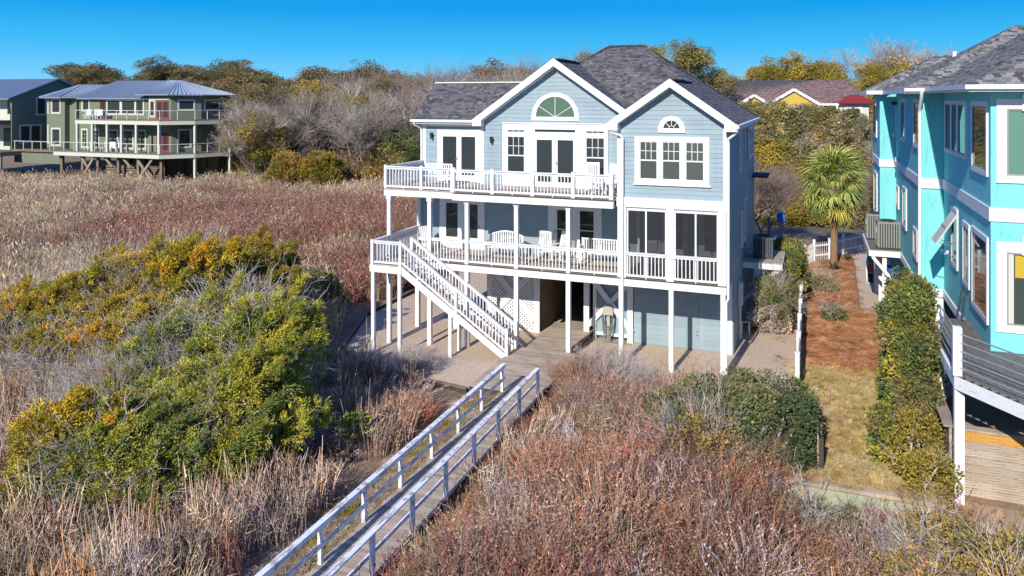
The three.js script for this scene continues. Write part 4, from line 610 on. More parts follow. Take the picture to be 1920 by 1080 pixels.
  for (const [a, b] of [[-76.6, -74.2], [-68, -65.4]]) { bar(g, 'cross_brace', M.braceWood, [a, lo - 0.5, zf - 0.4], [b, 0.4, zf - 0.4], 0.14, 0.26); bar(g, 'cross_brace', M.braceWood, [a, 0.4, zf - 0.3], [b, lo - 0.5, zf - 0.3], 0.14, 0.26); }
  for (const a of [-73, -70.2]) bar(g, 'cross_brace', M.braceWood, [a, lo - 0.5, zf - 0.4], [a + 1.4, 2.2, zf - 0.4], 0.14, 0.22);
  bx(g, 'skirt', M.oldWood, -79, -63, 0.4, lo - 0.2, -44.6, -44.2); { const f = part(g, 'slat_skirt'); for (let y = 0.3; y < 2.5; y += 0.28) bx(f, 'slat', M.oldWood, -74, -65, y, y + 0.2, zf - 1.6, zf - 1.55); }
  // openings, upper storey
  win(g, -78.9, 8.6, zw + 0.002, 1.0, 1.3); glassDoor(g, [-76.1, up, zw + 0.002], 0, 1.0, 2.2, { mat: M.red, stile: 0.12 }); for (const x of [-74.9, -72.6, -70.4]) win(g, x, 8.2, zw + 0.002, x === -70.4 ? 1.1 : 2.0, 1.55); bx(g, 'head_trim', M.greenTrim, -76.4, -69, 9.82, 10.0, zw, zw + 0.1);
  win(g, -67.7, 8.0, zb + 0.002, 0.6, 1.7); { glassDoor(g, [-66.75, up, zb + 0.002], 0, 0.9, 2.1, { mat: M.red, stile: 0.12 }); glassDoor(g, [-65.84, up, zb + 0.002], 0, 0.9, 2.1, { mat: M.red, stile: 0.12 }); } bx(g, 'head_trim', M.greenTrim, -67.8, -64.8, 9.85, 10.02, zb, zb + 0.1);
  win(g, -64.16, 8.75, zb - 0.72, 1.6, 1.0, CH); win(g, -62.898, 8.75, -42.1, 2.2, 1.0, Math.PI / 2);
  win(g, -84.3, 8.3, zw + 0.302, 1.0, 1.6); win(g, -82.9, 8.3, zw + 0.902, 1.3, 1.6); win(g, -84.3, 4.6, zw + 0.302, 1.0, 2.0); win(g, -82.9, 4.4, zw + 0.902, 1.3, 1.9);
  // lower storey
  for (const [x, w] of [[-79, 0.8], [-77.3, 1.0], [-74.9, 1.6], [-72.5, 1.6], [-70.4, 1.4]]) win(g, x, lo + 0.35, zw + 0.002, w, 2.0, 0, { grid: [2, 4] });
  glassDoor(g, [-66.75, lo, zb + 0.003], 0, 0.9, 2.2, { mat: M.red, stile: 0.12 }); glassDoor(g, [-65.84, lo, zb + 0.003], 0, 0.9, 2.2, { mat: M.red, stile: 0.12 }); win(g, -64.16, lo + 0.6, zb - 0.72, 1.2, 1.9, CH);
}
const GL = thing('green_house', 'sage green gabled house at the left edge with blue metal roof', 'house', [-94, 0, -41]);
{ const g = GL, X = -88, lo = 3.5;
  put(g, 'wall', extrude([[36.9, lo], [49, lo], [49, 10.0], [42.95, 12.3], [36.9, 10.0]], 0, 0.3, 'x').translate(X - 0.3, 0, 0), M.green); bx(g, 'wall', M.green, -108, X - 0.31, lo, 10.0, -49, -38.6); bx(g, 'wall', M.greenTrim, -93.5, X - 0.31, lo + 0.01, 9.99, -38.59, -38.2);
  const R = part(g, 'roof'); seamRoof(R, [[-110, 9.95, -36.2], [X + 0.3, 9.95, -36.2], [X + 0.3, 12.5, -42.95], [-110, 12.5, -42.95]], 0, 50); seamRoof(R, [[-110, 9.95, -49.7], [X + 0.3, 9.95, -49.7], [X + 0.3, 12.5, -42.95], [-110, 12.5, -42.95]], 0, 4);
  win(g, X + 0.002, 8.0, -40.2, 1.1, 2.0, Math.PI / 2); win(g, X + 0.002, 4.6, -38.0, 1.2, 2.0, Math.PI / 2); win(g, X + 0.002, 4.6, -39.4, 1.2, 2.0, Math.PI / 2); win(g, -90.6, 8.0, -38.198, 1.6, 1.9); win(g, -91.3, 4.0, -38.198, 1.4, 2.4); win(g, -89.6, 4.0, -38.198, 1.0, 2.4); win(g, -95.8, 8, -38.59, 1.6, 1.9);
  for (const y of [3.6, 7.3]) { bx(g, 'deck_slab', M.oldWood, -108, X + (y < 5 ? 1.2 : -0.4), y - 0.5, y, -38.19, -34.6); const rl = part(g, 'deck_railing'); bx(rl, 'top_rail', M.greenTrim, -108, X + (y < 5 ? 1.2 : -0.4), y + 1.0, y + 1.07, -34.65, -34.58); for (let x = -104; x < X; x += 1.5) bx(rl, 'rail_post', M.greenTrim, x, x + 0.08, y, y + 1, -34.66, -34.6); for (let q = 0; q < 4; q++) bx(rl, 'wire', M.metal, -104, X - 0.4, y + 0.2 + q * 0.2, y + 0.215 + q * 0.2, -34.63, -34.615); }
  bx(g, 'porch_post', M.greenTrim, X - 0.6, X - 0.35, 0, 10, -34.9, -34.66); bx(g, 'skirt_panel', M.green, -100, X + 1.2, 1.6, 3.09, -34.9, -34.7); bx(g, 'link_skirt', M.green, X + 0.01, -80.2, 2.2, 3.6, -37.4, -37.2); bx(g, 'link_deck', M.oldWood, X + 0.01, -80.5, 3.6, 3.8, -38.8, -36.9);
  const rl = part(g, 'deck_railing'); bx(rl, 'top_rail', M.greenTrim, X + 0.2, -80.5, 4.8, 4.86, -37.0, -36.94); for (let x = X + 0.4; x < -80.6; x += 1.5) bx(rl, 'rail_post', M.greenTrim, x, x + 0.08, 3.8, 4.8, -37.0, -36.94);
}
// ---------------------------------------------------------------- yellow house behind
const YH = thing('yellow_house', 'yellow house with brown roof and two small gables beyond the thicket', 'house', [0, 0, -50]);
{ const g = YH, y = std({ color: lin(0.62, 0.42, 0.07), roughness: 0.8 }), Y = 9.55; M.yellow = y;
  bx(g, 'wall', y, -6, 7.2, 0.0, Y - 0.1, -58, -50.6); bx(g, 'porch_wall', std({ color: lin(0.6, 0.58, 0.52), roughness: 0.8 }), 5.3, 7.9, 0.02, Y - 0.2, -57, -49.9);
  const R = part(g, 'roof'), brown = [[0.15, 0.095, 0.085], [0.19, 0.125, 0.11], [0.23, 0.15, 0.135], [0.12, 0.08, 0.07]]; const P = [[[-6.8, Y, -50], [8.3, Y, -50], [6.2, 11.85, -54], [-6.8, 11.9, -54]], [[8.3, Y, -50], [8.3, Y, -58.4], [6.2, 11.85, -54], [6.2, 11.85, -53.99]], [[-6.8, Y, -58.4], [8.3, Y, -58.4], [6.2, 11.85, -54], [-6.8, 11.9, -54]]]; for (const p of P) put(R, 'roof_deck', slab(p, 0.1), M.roofBase); shingles(R, [P[0]], brown, 55, 'shingles', 0.2);
  bx(R, 'fascia', M.white, -6.9, 8.4, Y - 0.2, Y, -50.02, -49.9);
  for (const [c, hw, pk] of [[-2.2, 1.3, 10.3], [1.4, 1.9, 10.85]]) { const d = part(g, 'dormer'); const e = pk - hw * 0.62; put(d, 'gable_face', extrude([[c - hw, e - 1.2], [c + hw, e - 1.2], [c + hw, e], [c, pk], [c - hw, e]], -53, -49.3), y); for (const s of [-1, 1]) { put(d, 'roof_side', slab([[c, pk + 0.1, -49.1], [c + s * (hw + 0.25), e - 0.06, -49.1], [c + s * (hw + 0.25), e - 0.06, -53], [c, pk + 0.1, -53]], 0.1), M.yroof ??= std({ color: lin(0.19, 0.125, 0.11), roughness: 0.95 })); bar(d, 'rake_board', M.white, [c, pk + 0.02, -49.08], [c + s * (hw + 0.3), e - 0.16, -49.08], 0.06, 0.26); } }
  { const d = part(g, 'end_gable'); bar(d, 'rake_board', M.white, [-6.85, 11.95, -54], [-6.85, 9.5, -49.9], 0.1, 0.3); }
  win(g, 4.0, 7.2, -50.59, 1.1, 1.7, 0, { mat: M.white, double: true, grid: [2, 2] }); win(g, 6.0, 7.2, -49.89, 1.2, 1.9, 0, { mat: M.white, double: true }); bx(g, 'red_panel', M.yred ??= std({ color: lin(0.4, 0.12, 0.06), roughness: 0.6 }), 5.9, 7.0, 6.2, 7.1, -49.89, -49.85);
  put(g, 'red_roof', slab([[5.2, 9.62, -49.3], [8.6, 9.62, -49.3], [7.2, 10.35, -51.3], [6.2, 10.35, -51.3]], 0.1), std({ color: lin(0.26, 0.02, 0.022), roughness: 0.8 })); bx(g, 'porch_post', M.white, 5.1, 5.25, 0, 9.5, -49.8, -49.6); tube(g, 'downspout', M.white, [[4.9, 9.4, -49.8], [4.8, 9.1, -50.4], [4.8, 4, -50.5]], 0.06, 6);
}
// distant cottage and pole in the thicket
{ const g = thing('cottage', 'small grey cottage with white gable half hidden by bare trees', 'house', [-63, 0, -53]); bx(g, 'wall', std({ color: lin(0.3, 0.32, 0.33), roughness: 0.9 }), -65, -60.5, 0, 8.8, -59, -53); put(g, 'gable', extrude([[-64.9, 9.0], [-61.9, 9.0], [-63.4, 10.4]], -53.1, -52.9), M.white); const r = std({ color: lin(0.09, 0.1, 0.12), roughness: 0.9 }); put(g, 'roof', slab([[-65.4, 8.7, -52.8], [-60.1, 8.7, -52.8], [-60.1, 10.8, -56], [-65.4, 10.8, -56]], 0.15), r); put(g, 'roof', slab([[-65.4, 8.7, -59.2], [-60.1, 8.7, -59.2], [-60.1, 10.8, -56], [-65.4, 10.8, -56]], 0.15), r); win(g, -63.9, 7, -52.99, 0.9, 1.2, 0, { mat: M.white }); win(g, -62.2, 7, -52.99, 0.8, 1.2, 0, { mat: M.white }); }
{ const g = thing('utility_pole', 'weathered wooden utility pole with crossarm among the bare trees', 'pole', [-54.5, 0, -43.5]); const k = new Mesher(); k.tube([[0, 0, 0], [0.05, 5, 0], [0.1, 10.2, 0]], [0.16, 0.14, 0.11], 10); put(g, 'pole', k.geo(), std({ color: lin(0.4, 0.34, 0.28), roughness: 0.9 }), false); bar(g, 'crossarm', M.oldWood, [-55.5, 10.4, -43.6], [-53.5, 10.0, -43.6], 0.1, 0.12); for (const x of [-55.3, -54.2, -53.7]) cyl(g, 'insulator', M.whiteClean, x, 10.1, 10.4, -43.6, 0.05, 8); }

// ---------------------------------------------------------------- boardwalk
M.walkWhite = std({ map: tex(512, (u, v) => { const g = fbm(u * 3, v * 40, 4, 3), d = fbm(u * 14, v * 30, 4, 14), p = fbm(u * 5 + 2, v * 5, 3, 5); let c = mixc([226, 227, 226], [244, 244, 241], g); return mixc(c, [128, 122, 116], d > 0.6 - p * 0.08 ? (d - 0.5) * 2.6 : 0); }, 1.9), bumpMap: woodB, bumpScale: 0.002, roughness: 0.75 });
{ const g = thing('boardwalk', 'weathered plank boardwalk with peeling white handrails running to the sea', 'boardwalk', [-6.05, 0, 4.6]);
  let i = 0; for (let z = -3.5; z < 25; z += 0.142) { const r1 = rr(-0.015, 0.015), r2 = rr(-0.015, 0.015), y = 0.3 + rr(-0.004, 0.004); let x0 = -6.72, x1 = -5.36; if (z < 4.55) { x0 = z < 0.15 ? -7.5 : -7.9; x1 = z < 0.15 ? -5.62 : -5.36; } if (z < 0.15 && z > -0.25) x1 = -5.92; bx(g, 'plank', M.plank[Math.floor(rnd() * 4)], x0 + r1, x1 + r2, y - 0.04, y, z + 0.004, z + 0.138, i++ % 3); }
  for (const x of [-6.6, -5.5]) bx(g, 'stringer', M.darkWood, x - 0.03, x + 0.03, 0.02, 0.255, 4.6, 25); for (const x of [-7.8, -5.5]) bx(g, 'stringer', M.darkWood, x - 0.03, x + 0.03, 0.02, 0.255, 0.2, 4.59); bx(g, 'fascia_board', M.darkWood, -7.92, -6.75, -0.1, 0.255, 4.56, 4.6);
  for (const s of [-1, 1]) { const x = s < 0 ? -6.62 : -5.46;
    for (let k = 0; k < 12; k++) { const z = 4.7 + k * 1.7, px = x + s * 0.05; bx(g, 'post', M.walkWhite, px - 0.045, px + 0.045, -0.3, 1.16, z - 0.045, z + 0.045, k % 3); }
    for (let k = 0; k < 6; k++) { const a = 4.6 + k * 3.4, b = a + 3.39; bx(g, 'handrail', M.walkWhite, x - 0.07 + s * 0.02, x + 0.07 + s * 0.02, 1.164, 1.2, a, b, k % 3); bx(g, 'edge_rail', M.walkWhite, x - 0.02 - s * 0.02, x + 0.02 - s * 0.02, 1.075, 1.16, a, b, k % 3); bx(g, 'mid_rail', M.walkWhite, x - 0.02 - s * 0.015, x + 0.02 - s * 0.015, 0.68, 0.77, a, b, (k + 1) % 3); } } }
// ---------------------------------------------------------------- timber edging of the gravel pad
{ const g = thing('timber_edging', 'dark weathered timber edging around the left of the gravel pad', 'edging', [-15, 0, 0]); const L = [[-16.8, -9.5], [-16.8, -3.2], [-15.15, 1.35], [-12.3, 3.65], [-8.6, 4.5], [-8.0, 4.6]];
  for (let k = 0; k < L.length - 1; k++) { const [ax, az] = L[k], [b, bz] = L[k + 1], n = Math.max(1, Math.round(Math.hypot(b - ax, bz - az) / 2.2)); for (let q = 0; q < n; q++) { const t0 = q / n, t1 = (q + 1) / n - 0.004, p = (t, y) => { const x = ax + (b - ax) * t; return [x, gx(x) + y, az + (bz - az) * t]; }; bar(g, 'timber', M.darkWood, p(t0, 0.06), p(t1, 0.06), 0.1, 0.2, q % 3); bar(g, 'cap_board', M.oldWood, p(t0, 0.18), p(t1, 0.18), 0.16, 0.035, q % 3); } } }
// ---------------------------------------------------------------- fences and walls between the lots
{ const g = thing('board_fence', 'white board fence running back between the blue house and the straw bed', 'fence', [2.52, 0, 0.7]);
  for (let k = 0; k < 9; k++) { const z = 0.62 - k * 2.5; bx(g, 'post', M.white, 2.44, 2.58, 0, 1.42, z - 0.07, z + 0.07); bx(g, 'post_cap', M.white, 2.425, 2.595, 1.421, 1.45, z - 0.085, z + 0.085); }
  for (const y of [0.3, 1.15]) for (let k = 0; k < 8; k++) bx(g, 'fence_rail', M.white, 2.49, 2.53, y, y + 0.09, 0.54 - k * 2.5 - 2.35, 0.54 - k * 2.5);
  let i = 0; for (let z = 0.4; z > -19.2; z -= 0.19) bx(g, 'picket', M.white, 2.531, 2.55, 0.1 + rr(-0.02, 0.02), 1.33 + rr(-0.025, 0.025), z - 0.07, z + 0.07, i++ % 3); }
{ const g = thing('picket_fence', 'white picket fence by the street behind the palm', 'fence', [4, 0, -24]); const L = [[2.6, -20.6], [3.1, -22.5], [3.99, -23.4], [4.85, -25.2], [6.9, -28.4]];
  for (let k = 0; k < L.length - 1; k++) { const [ax, az] = L[k], [b, bz] = L[k + 1], d = Math.hypot(b - ax, bz - az), n = Math.round(d / 0.15); for (const y of [0.35, 0.95]) bar(g, 'fence_rail', M.white, [ax, y, az], [b, y, bz], 0.04, 0.09); bx(g, 'post', M.white, ax - 0.07, ax + 0.07, 0, 1.35, az - 0.07, az + 0.07); for (let i = 0; i < n; i++) { const t = (i + 0.5) / n; bar(g, 'picket', M.white, [ax + (b - ax) * t, 0.06, az + (bz - az) * t + 0.035], [ax + (b - ax) * t, 1.16 + rr(-0.02, 0.02), az + (bz - az) * t + 0.035], 0.11, 0.02); } } }
{ const g = thing('retaining_wall', 'low pale green concrete wall at the end of the dry lawn', 'wall', [4, 0, 6.75]); M.palegreen = std({ map: concreteT, color: lin(0.9, 1.12, 1.02), roughness: 0.95 }); bx(g, 'face', M.palegreen, 2.3, 6.0, -0.8, -0.05, 6.66, 6.9); bx(g, 'coping', std({ map: concreteT, color: lin(1.2, 1.08, 1.02), roughness: 0.95 }), 2.25, 6.05, -0.049, 0.05, 6.6, 6.98); }
{ const g = thing('fence_stub', 'short dark weathered board fence end beside the green bush and lawn', 'fence', [3.18, 0, 5.6]); for (const z of [4.2, 5.2, 6.2]) bx(g, 'post', M.darkWood, 3.14, 3.26, -0.02, 0.95, z - 0.06, z + 0.06); let k = 0; for (let y = 0.08; y < 0.9; y += 0.2) bx(g, 'board', M.plank[k++ % 4], 3.1, 3.139, y, y + 0.18, 4.1, 6.3); }
{ const g = thing('bed_border', 'thin timber strip between the straw bed and the gravel strip', 'edging', [5.3, 0, -8]); const L = [[5.75, -2.9], [5.86, -5], [5.82, -11.68], [5.1, -11.66], [5.36, -23.2]]; for (let k = 0; k < 4; k++) bar(g, 'strip', M.oldWood, [L[k][0], 0.04, L[k][1]], [L[k + 1][0], 0.04, L[k + 1][1]], 0.06, 0.09); }

// ---------------------------------------------------------------- chairs and benches on the decks
const local = (name, label, cat, pos, turn, group) => { const g = thing(name, label, cat, pos, turn, group); OFF.set(g, [0, 0, 0]); return g; };
function rocker(label, pos, turn, group) { // seat faces +z
  const g = local('rocking_chair', label, 'chair', pos, turn, group), m = M.whiteClean;
  for (const s of [-1, 1]) { const k = new Mesher(), pts = []; for (let i = 0; i <= 8; i++) { const t = i / 8 * 2 - 1; pts.push([s * 0.27, 0.02 + t * t * 0.07, t * 0.45]); } k.tube(pts, 0.02, 6); put(g, 'runner', k.geo(), m, false); bar(g, 'leg', m, [s * 0.27, 0.04, 0.22], [s * 0.27, 0.66, 0.24], 0.04, 0.04); bar(g, 'leg', m, [s * 0.27, 0.06, -0.22], [s * 0.27, 0.42, -0.2], 0.04, 0.04); bar(g, 'arm', m, [s * 0.29, 0.67, -0.22], [s * 0.29, 0.67, 0.3], 0.08, 0.03); bar(g, 'back_post', m, [s * 0.25, 0.38, -0.2], [s * 0.25, 1.18, -0.4], 0.04, 0.05); }
  for (let i = 0; i < 6; i++) bx(g, 'seat_slat', m, -0.27, 0.27, 0.41, 0.435, -0.2 + i * 0.078, -0.135 + i * 0.078); for (let i = 0; i < 6; i++) { const x = -0.19 + i * 0.076; bar(g, 'back_slat', m, [x, 0.44, -0.215], [x, 1.1, -0.38], 0.045, 0.018); } bar(g, 'crest_rail', m, [-0.27, 1.13, -0.385], [0.27, 1.13, -0.385], 0.03, 0.11); return g; }
rocker('white rocking chair on the upper deck, left of the window corner', [-5.35, fl2, -1.9], 0.25, 'rocking chairs on the upper deck');
rocker('white rocking chair at the right end of the upper deck', [-4.5, fl2, -1.5], -0.3, 'rocking chairs on the upper deck');
rocker('white rocking chair on the lower porch beside the slatted bench', [-7.35, fl1, -1.7], 0.3, 'rocking chairs on the lower porch');
rocker('white rocking chair on the lower porch, angled before the centre doors', [-6.75, fl1, -1.9], -0.5, 'rocking chairs on the lower porch');
rocker('white rocking chair inside the screened porch', [-2.75, fl1, -1.2], 0.2);
{ const g = local('side_table', 'small white slatted table between the upper deck rocking chairs', 'table', [-4.95, fl2, -1.2], 0); for (let i = 0; i < 5; i++) bx(g, 'top_slat', M.whiteClean, -0.25, 0.25, 0.48, 0.505, -0.25 + i * 0.102, -0.155 + i * 0.102); for (const x of [-1, 1]) for (const z of [-1, 1]) bx(g, 'leg', M.whiteClean, x * 0.22 - 0.02, x * 0.22 + 0.02, 0, 0.479, z * 0.2 - 0.02, z * 0.2 + 0.02); bar(g, 'brace', M.whiteClean, [-0.2, 0.1, 0.21], [0.2, 0.42, 0.21], 0.02, 0.03); bar(g, 'brace', M.whiteClean, [0.2, 0.1, 0.215], [-0.2, 0.42, 0.215], 0.02, 0.03); }
function bench(label, pos, w, arched) { const g = local('porch_bench', label, 'bench', pos, 0), m = M.whiteClean, n = Math.round(w / 0.11);
  for (let i = 0; i < 5; i++) bx(g, 'seat_slat', m, -w / 2, w / 2, 0.42, 0.445, -0.22 + i * 0.09, -0.15 + i * 0.09); for (const s of [-1, 1]) { for (const z of [-0.22, 0.2]) bx(g, 'leg', m, s * (w / 2 - 0.04) - 0.03, s * (w / 2 - 0.04) + 0.03, 0, z > 0 ? 0.65 : 0.42, z - 0.03, z + 0.03); bx(g, 'arm', m, s * (w / 2 - 0.03) - 0.04, s * (w / 2 - 0.03) + 0.04, 0.65, 0.68, -0.25, 0.26); bx(g, 'back_post', m, s * (w / 2 - 0.04) - 0.03, s * (w / 2 - 0.04) + 0.03, 0.421, 0.9, -0.29, -0.24); }
  const hgt = (x) => (arched ? 0.88 + 0.2 * Math.cos(Math.min(1, Math.abs(x) / (w / 2)) * Math.PI / 2) : 0.92); for (let i = 0; i < n; i++) { const x = -w / 2 + 0.1 + (w - 0.2) * i / (n - 1); bx(g, 'back_slat', m, x - 0.025, x + 0.025, 0.5, hgt(x) - 0.03, -0.28, -0.255); } const k = new Mesher(), pts = []; for (let i = 0; i <= 14; i++) { const x = -w / 2 + w * i / 14; pts.push([x, hgt(x), -0.267]); } k.tube(pts, 0.035, 6); put(g, 'crest_rail', k.geo(), m, false); return g; }
bench('white bench with arched slatted back on the lower porch', [-9.15, fl1, -1.7], 1.55, true);
bench('white slatted bench by the double door at the left of the upper deck', [-12.3, fl2, -1.6], 1.3, false);
bench('long white bench right of the centre doors on the lower porch', [-5.0, fl1, -2.1], 1.9, false);
{ // white adirondack-style chair, left end of the lower porch
  const g = local('deck_chair', 'white folding deck chair standing at the left end of the lower porch', 'chair', [-12.6, fl1, -1.5], 0.9); const m = M.whiteClean; for (const s of [-1, 1]) { bar(g, 'side_rail', m, [s * 0.26, 0.1, -0.5], [s * 0.26, 0.42, 0.3], 0.03, 0.09); bar(g, 'leg', m, [s * 0.27, 0, 0.26], [s * 0.27, 0.58, 0.26], 0.08, 0.03); bar(g, 'arm', m, [s * 0.3, 0.59, 0.32], [s * 0.3, 0.57, -0.4], 0.12, 0.025); } for (let i = 0; i < 6; i++) { bar(g, 'back_slat', m, [-0.21 + i * 0.084, 0.24, -0.16], [-0.24 + i * 0.096, 1.08, -0.58], 0.07, 0.02); bar(g, 'seat_slat', m, [-0.27, 0.45 - i * 0.045, 0.28 - i * 0.085], [0.27, 0.45 - i * 0.045, 0.28 - i * 0.085], 0.075, 0.02); } }
function farChair(x, y, z, t, label) { const g = local('deck_chair', label, 'chair', [x, y, z], t, 'white chairs on the green house decks'), m = M.whiteClean; bx(g, 'seat', m, -0.3, 0.3, 0.35, 0.42, -0.3, 0.3); bx(g, 'backrest', m, -0.3, 0.3, 0.43, 1.1, -0.32, -0.24); for (const a of [-1, 1]) for (const b of [-1, 1]) bx(g, 'leg', m, a * 0.28 - 0.03, a * 0.28 + 0.03, 0, 0.6, b * 0.26 - 0.03, b * 0.26 + 0.03); }
for (const [x, t] of [[-76.2, 0.3], [-75.2, -0.2], [-74.4, 0.5]]) farChair(x, 7.62, -37.6, t, ['first', 'second', 'third'][Math.round((x + 76.2) / 0.9)] + ' white chair from the left on the green house upper deck');
for (const [x, t] of [[-75.6, 0.3], [-73.6, -0.2], [-72.6, 0.2], [-71.8, 0.4]]) farChair(x, 3.87, -37.6, t, ({ '-75.6': 'first', '-73.6': 'second', '-72.6': 'third', '-71.8': 'fourth' })[x] + ' white chair from the left on the green house lower deck');

// ---------------------------------------------------------------- hose, boards, bins
{ const g = local('garden_hose', 'grey garden hose looped on a wall reel under the blue house', 'hose', [-4.87, 0.02, -2.6], 0); const hm = std({ color: lin(0.16, 0.16, 0.16), roughness: 0.6 }), rm = std({ color: lin(0.45, 0.42, 0.37), roughness: 0.7 });
  const arch = new THREE.Shape(); arch.absarc(0, 1.3, 0.22, 0, Math.PI, false); arch.lineTo(-0.22, 1.12); arch.lineTo(0.22, 1.12); put(g, 'hanger', new THREE.ExtrudeGeometry(arch, { depth: 0.16, bevelEnabled: false, curveSegments: 14 }), rm, false); bx(g, 'bracket', rm, -0.06, 0.06, 0.02, 1.119, -0.02, 0.03);
  for (let i = 0; i < 8; i++) { const k = new Mesher(), pts = [], w = 0.21 + rr(-0.02, 0.03), d = 0.55 + i * 0.085 + rr(-0.03, 0.03); for (let j = 0; j <= 20; j++) { const a = j / 20 * Math.PI; pts.push([-Math.cos(a) * w, 1.2 - Math.sin(a) * d, 0.06 + i * 0.014 + Math.sin(a) * 0.03]); } k.tube(pts, 0.014, 6); put(g, 'coil', k.geo(), hm, false); } }
{ const g = local('paddle_board', 'narrow striped board in teal, red and black leaning by the turquoise house', 'board', [5.92, 0.02, -17.6], 0.2); const s = new THREE.Shape(); s.moveTo(-0.16, 0); s.bezierCurveTo(-0.24, 0.5, -0.24, 1.3, 0, 1.75); s.bezierCurveTo(0.24, 1.3, 0.24, 0.5, 0.16, 0); s.closePath(); const bands = [['lower_stripe', lin(0.03, 0.04, 0.04), 0.02, 0.55], ['middle_stripe', lin(0.5, 0.12, 0.07), 0.56, 1.05], ['upper_stripe', lin(0.02, 0.3, 0.3), 1.06, 1.62]]; put(g, 'core', new THREE.ExtrudeGeometry(s, { depth: 0.07, bevelEnabled: true, bevelSize: 0.015, bevelThickness: 0.015, bevelSegments: 2 }), M.whiteClean, false); for (const [n, c, a, b] of bands) { const w = 0.15; bx(g, n, std({ color: c, roughness: 0.4 }), -w, w, a, b - 0.02, 0.086, 0.09); } g.rotation.x = -0.12; }
{ const g = local('storage_drum', 'blue plastic drum under the turquoise house shelf', 'drum', [6.55, 0.02, -12.3], 0); const bm = std({ color: lin(0.02, 0.09, 0.42), roughness: 0.35 }), pts = [[0, 0], [0.3, 0], [0.32, 0.04], [0.32, 0.38], [0.335, 0.42], [0.32, 0.46], [0.32, 1.36], [0.335, 1.4], [0.32, 1.44], [0.3, 1.95], [0, 1.98]].map((p) => new THREE.Vector2(...p)); put(g, 'body', new THREE.LatheGeometry(pts, 28), bm, false); cyl(g, 'lid', std({ color: lin(0.01, 0.05, 0.25), roughness: 0.4 }), 0, 1.98, 2.03, 0, 0.31, 24); }
{ const g = local('mottled_post', 'mottled pale post with a bright blue box near the street', 'post', [1.05, 0, -25.3], 0); const k = new Mesher(); k.tube([[0, 0, 0], [0.05, 1, 0], [0.02, 1.9, 0.03]], [0.22, 0.19, 0.17], 10); put(g, 'shaft', k.geo(), std({ map: concreteT, color: lin(0.8, 0.85, 0.95), roughness: 0.9 }), false); bx(g, 'blue_box', std({ color: lin(0.02, 0.16, 0.6), roughness: 0.4 }), -0.24, 0.26, 1.9, 2.45, -0.2, 0.2); const r = new THREE.Mesh(new THREE.ConeGeometry(0.36, 0.25, 4), std({ color: lin(0.02, 0.12, 0.5), roughness: 0.4 })); r.name = 'box_roof'; r.position.set(0, 2.57, 0); r.rotation.y = Math.PI / 4; r.castShadow = true; g.add(r); }

// ---------------------------------------------------------------- vegetation
M.leaf = new THREE.MeshPhysicalMaterial({ color: lin(1, 1, 1), vertexColors: true, roughness: 1, specularIntensity: 0.2 });
M.twig = std({ color: lin(1, 1, 1), vertexColors: true, roughness: 1 });
const cosA = Math.cos(camera.rotation.y), sinA = Math.sin(camera.rotation.y);
function inView(x, z, m = 7) { const dx = x - 2.965, dz = z - 28.543, f = -dx * sinA - dz * cosA, r = dx * cosA - dz * sinA; return f > 2 && Math.abs(r) < f * 0.68 + m; }
const Q = new THREE.Quaternion(), QY = new THREE.Quaternion(), QX = new THREE.Quaternion(), MT = new THREE.Matrix4();
// inst(parent, name, geo, mat, list of [x,y,z, yaw, tilt, tiltDir, s, sy, r,g,b])
function inst(parent, name, geo, mat, list, kind = 'stuff') {
  const m = new THREE.InstancedMesh(geo, mat, list.length); m.name = name; m.castShadow = m.receiveShadow = true; const c = new THREE.Color();
  list.forEach((e, i) => { QY.setFromAxisAngle(V(0, 1, 0), e[3]); QX.setFromAxisAngle(V(Math.cos(e[5]), 0, Math.sin(e[5])), e[4]); Q.copy(QX).multiply(QY); MT.compose(V(e[0], e[1], e[2]), Q, V(e[6], e[6] * e[7], e[6])); m.setMatrixAt(i, MT); c.setRGB(e[8], e[9], e[10]); m.setColorAt(i, c); });
  if (kind) m.userData.kind = kind; parent.add(m); return m;
}
const jit = (c, a, r) => { const k = 1 + (r() - 0.5) * 2 * a; return [c[0] * k * (1 + (r() - 0.5) * a), c[1] * k, c[2] * k * (1 + (r() - 0.5) * a)]; };
const pick = (arr, r) => arr[Math.floor(r() * arr.length)];
// --- small building blocks
function leafBall(seed, n, rad, len, wid, flat = 1, up = 0.2) { // leaves scattered through a ball
  const r = rngOf(seed), k = new Mesher();
  for (let i = 0; i < n; i++) { const d = V(r() - 0.5, r() - 0.5, r() - 0.5).normalize(), q = Math.cbrt(r()) * rad, p = V(d.x * q, d.y * q * flat, d.z * q); const t = V(d.x + (r() - 0.5), d.y + up + (r() - 0.5) * 0.9, d.z + (r() - 0.5)).normalize(), s = V(r() - 0.5, r() - 0.5, r() - 0.5).cross(t).normalize(), L = len * (0.6 + r() * 0.8), w = wid * (0.6 + r() * 0.8), c = 0.75 + r() * 0.5, col = [c, c, c]; const e = p.clone().addScaledVector(t, L), mid = p.clone().addScaledVector(t, L * 0.45); k.quad(p.toArray(), mid.clone().addScaledVector(s, w).toArray(), e.toArray(), mid.clone().addScaledVector(s, -w).toArray(), col); }
  return k.geo();
}
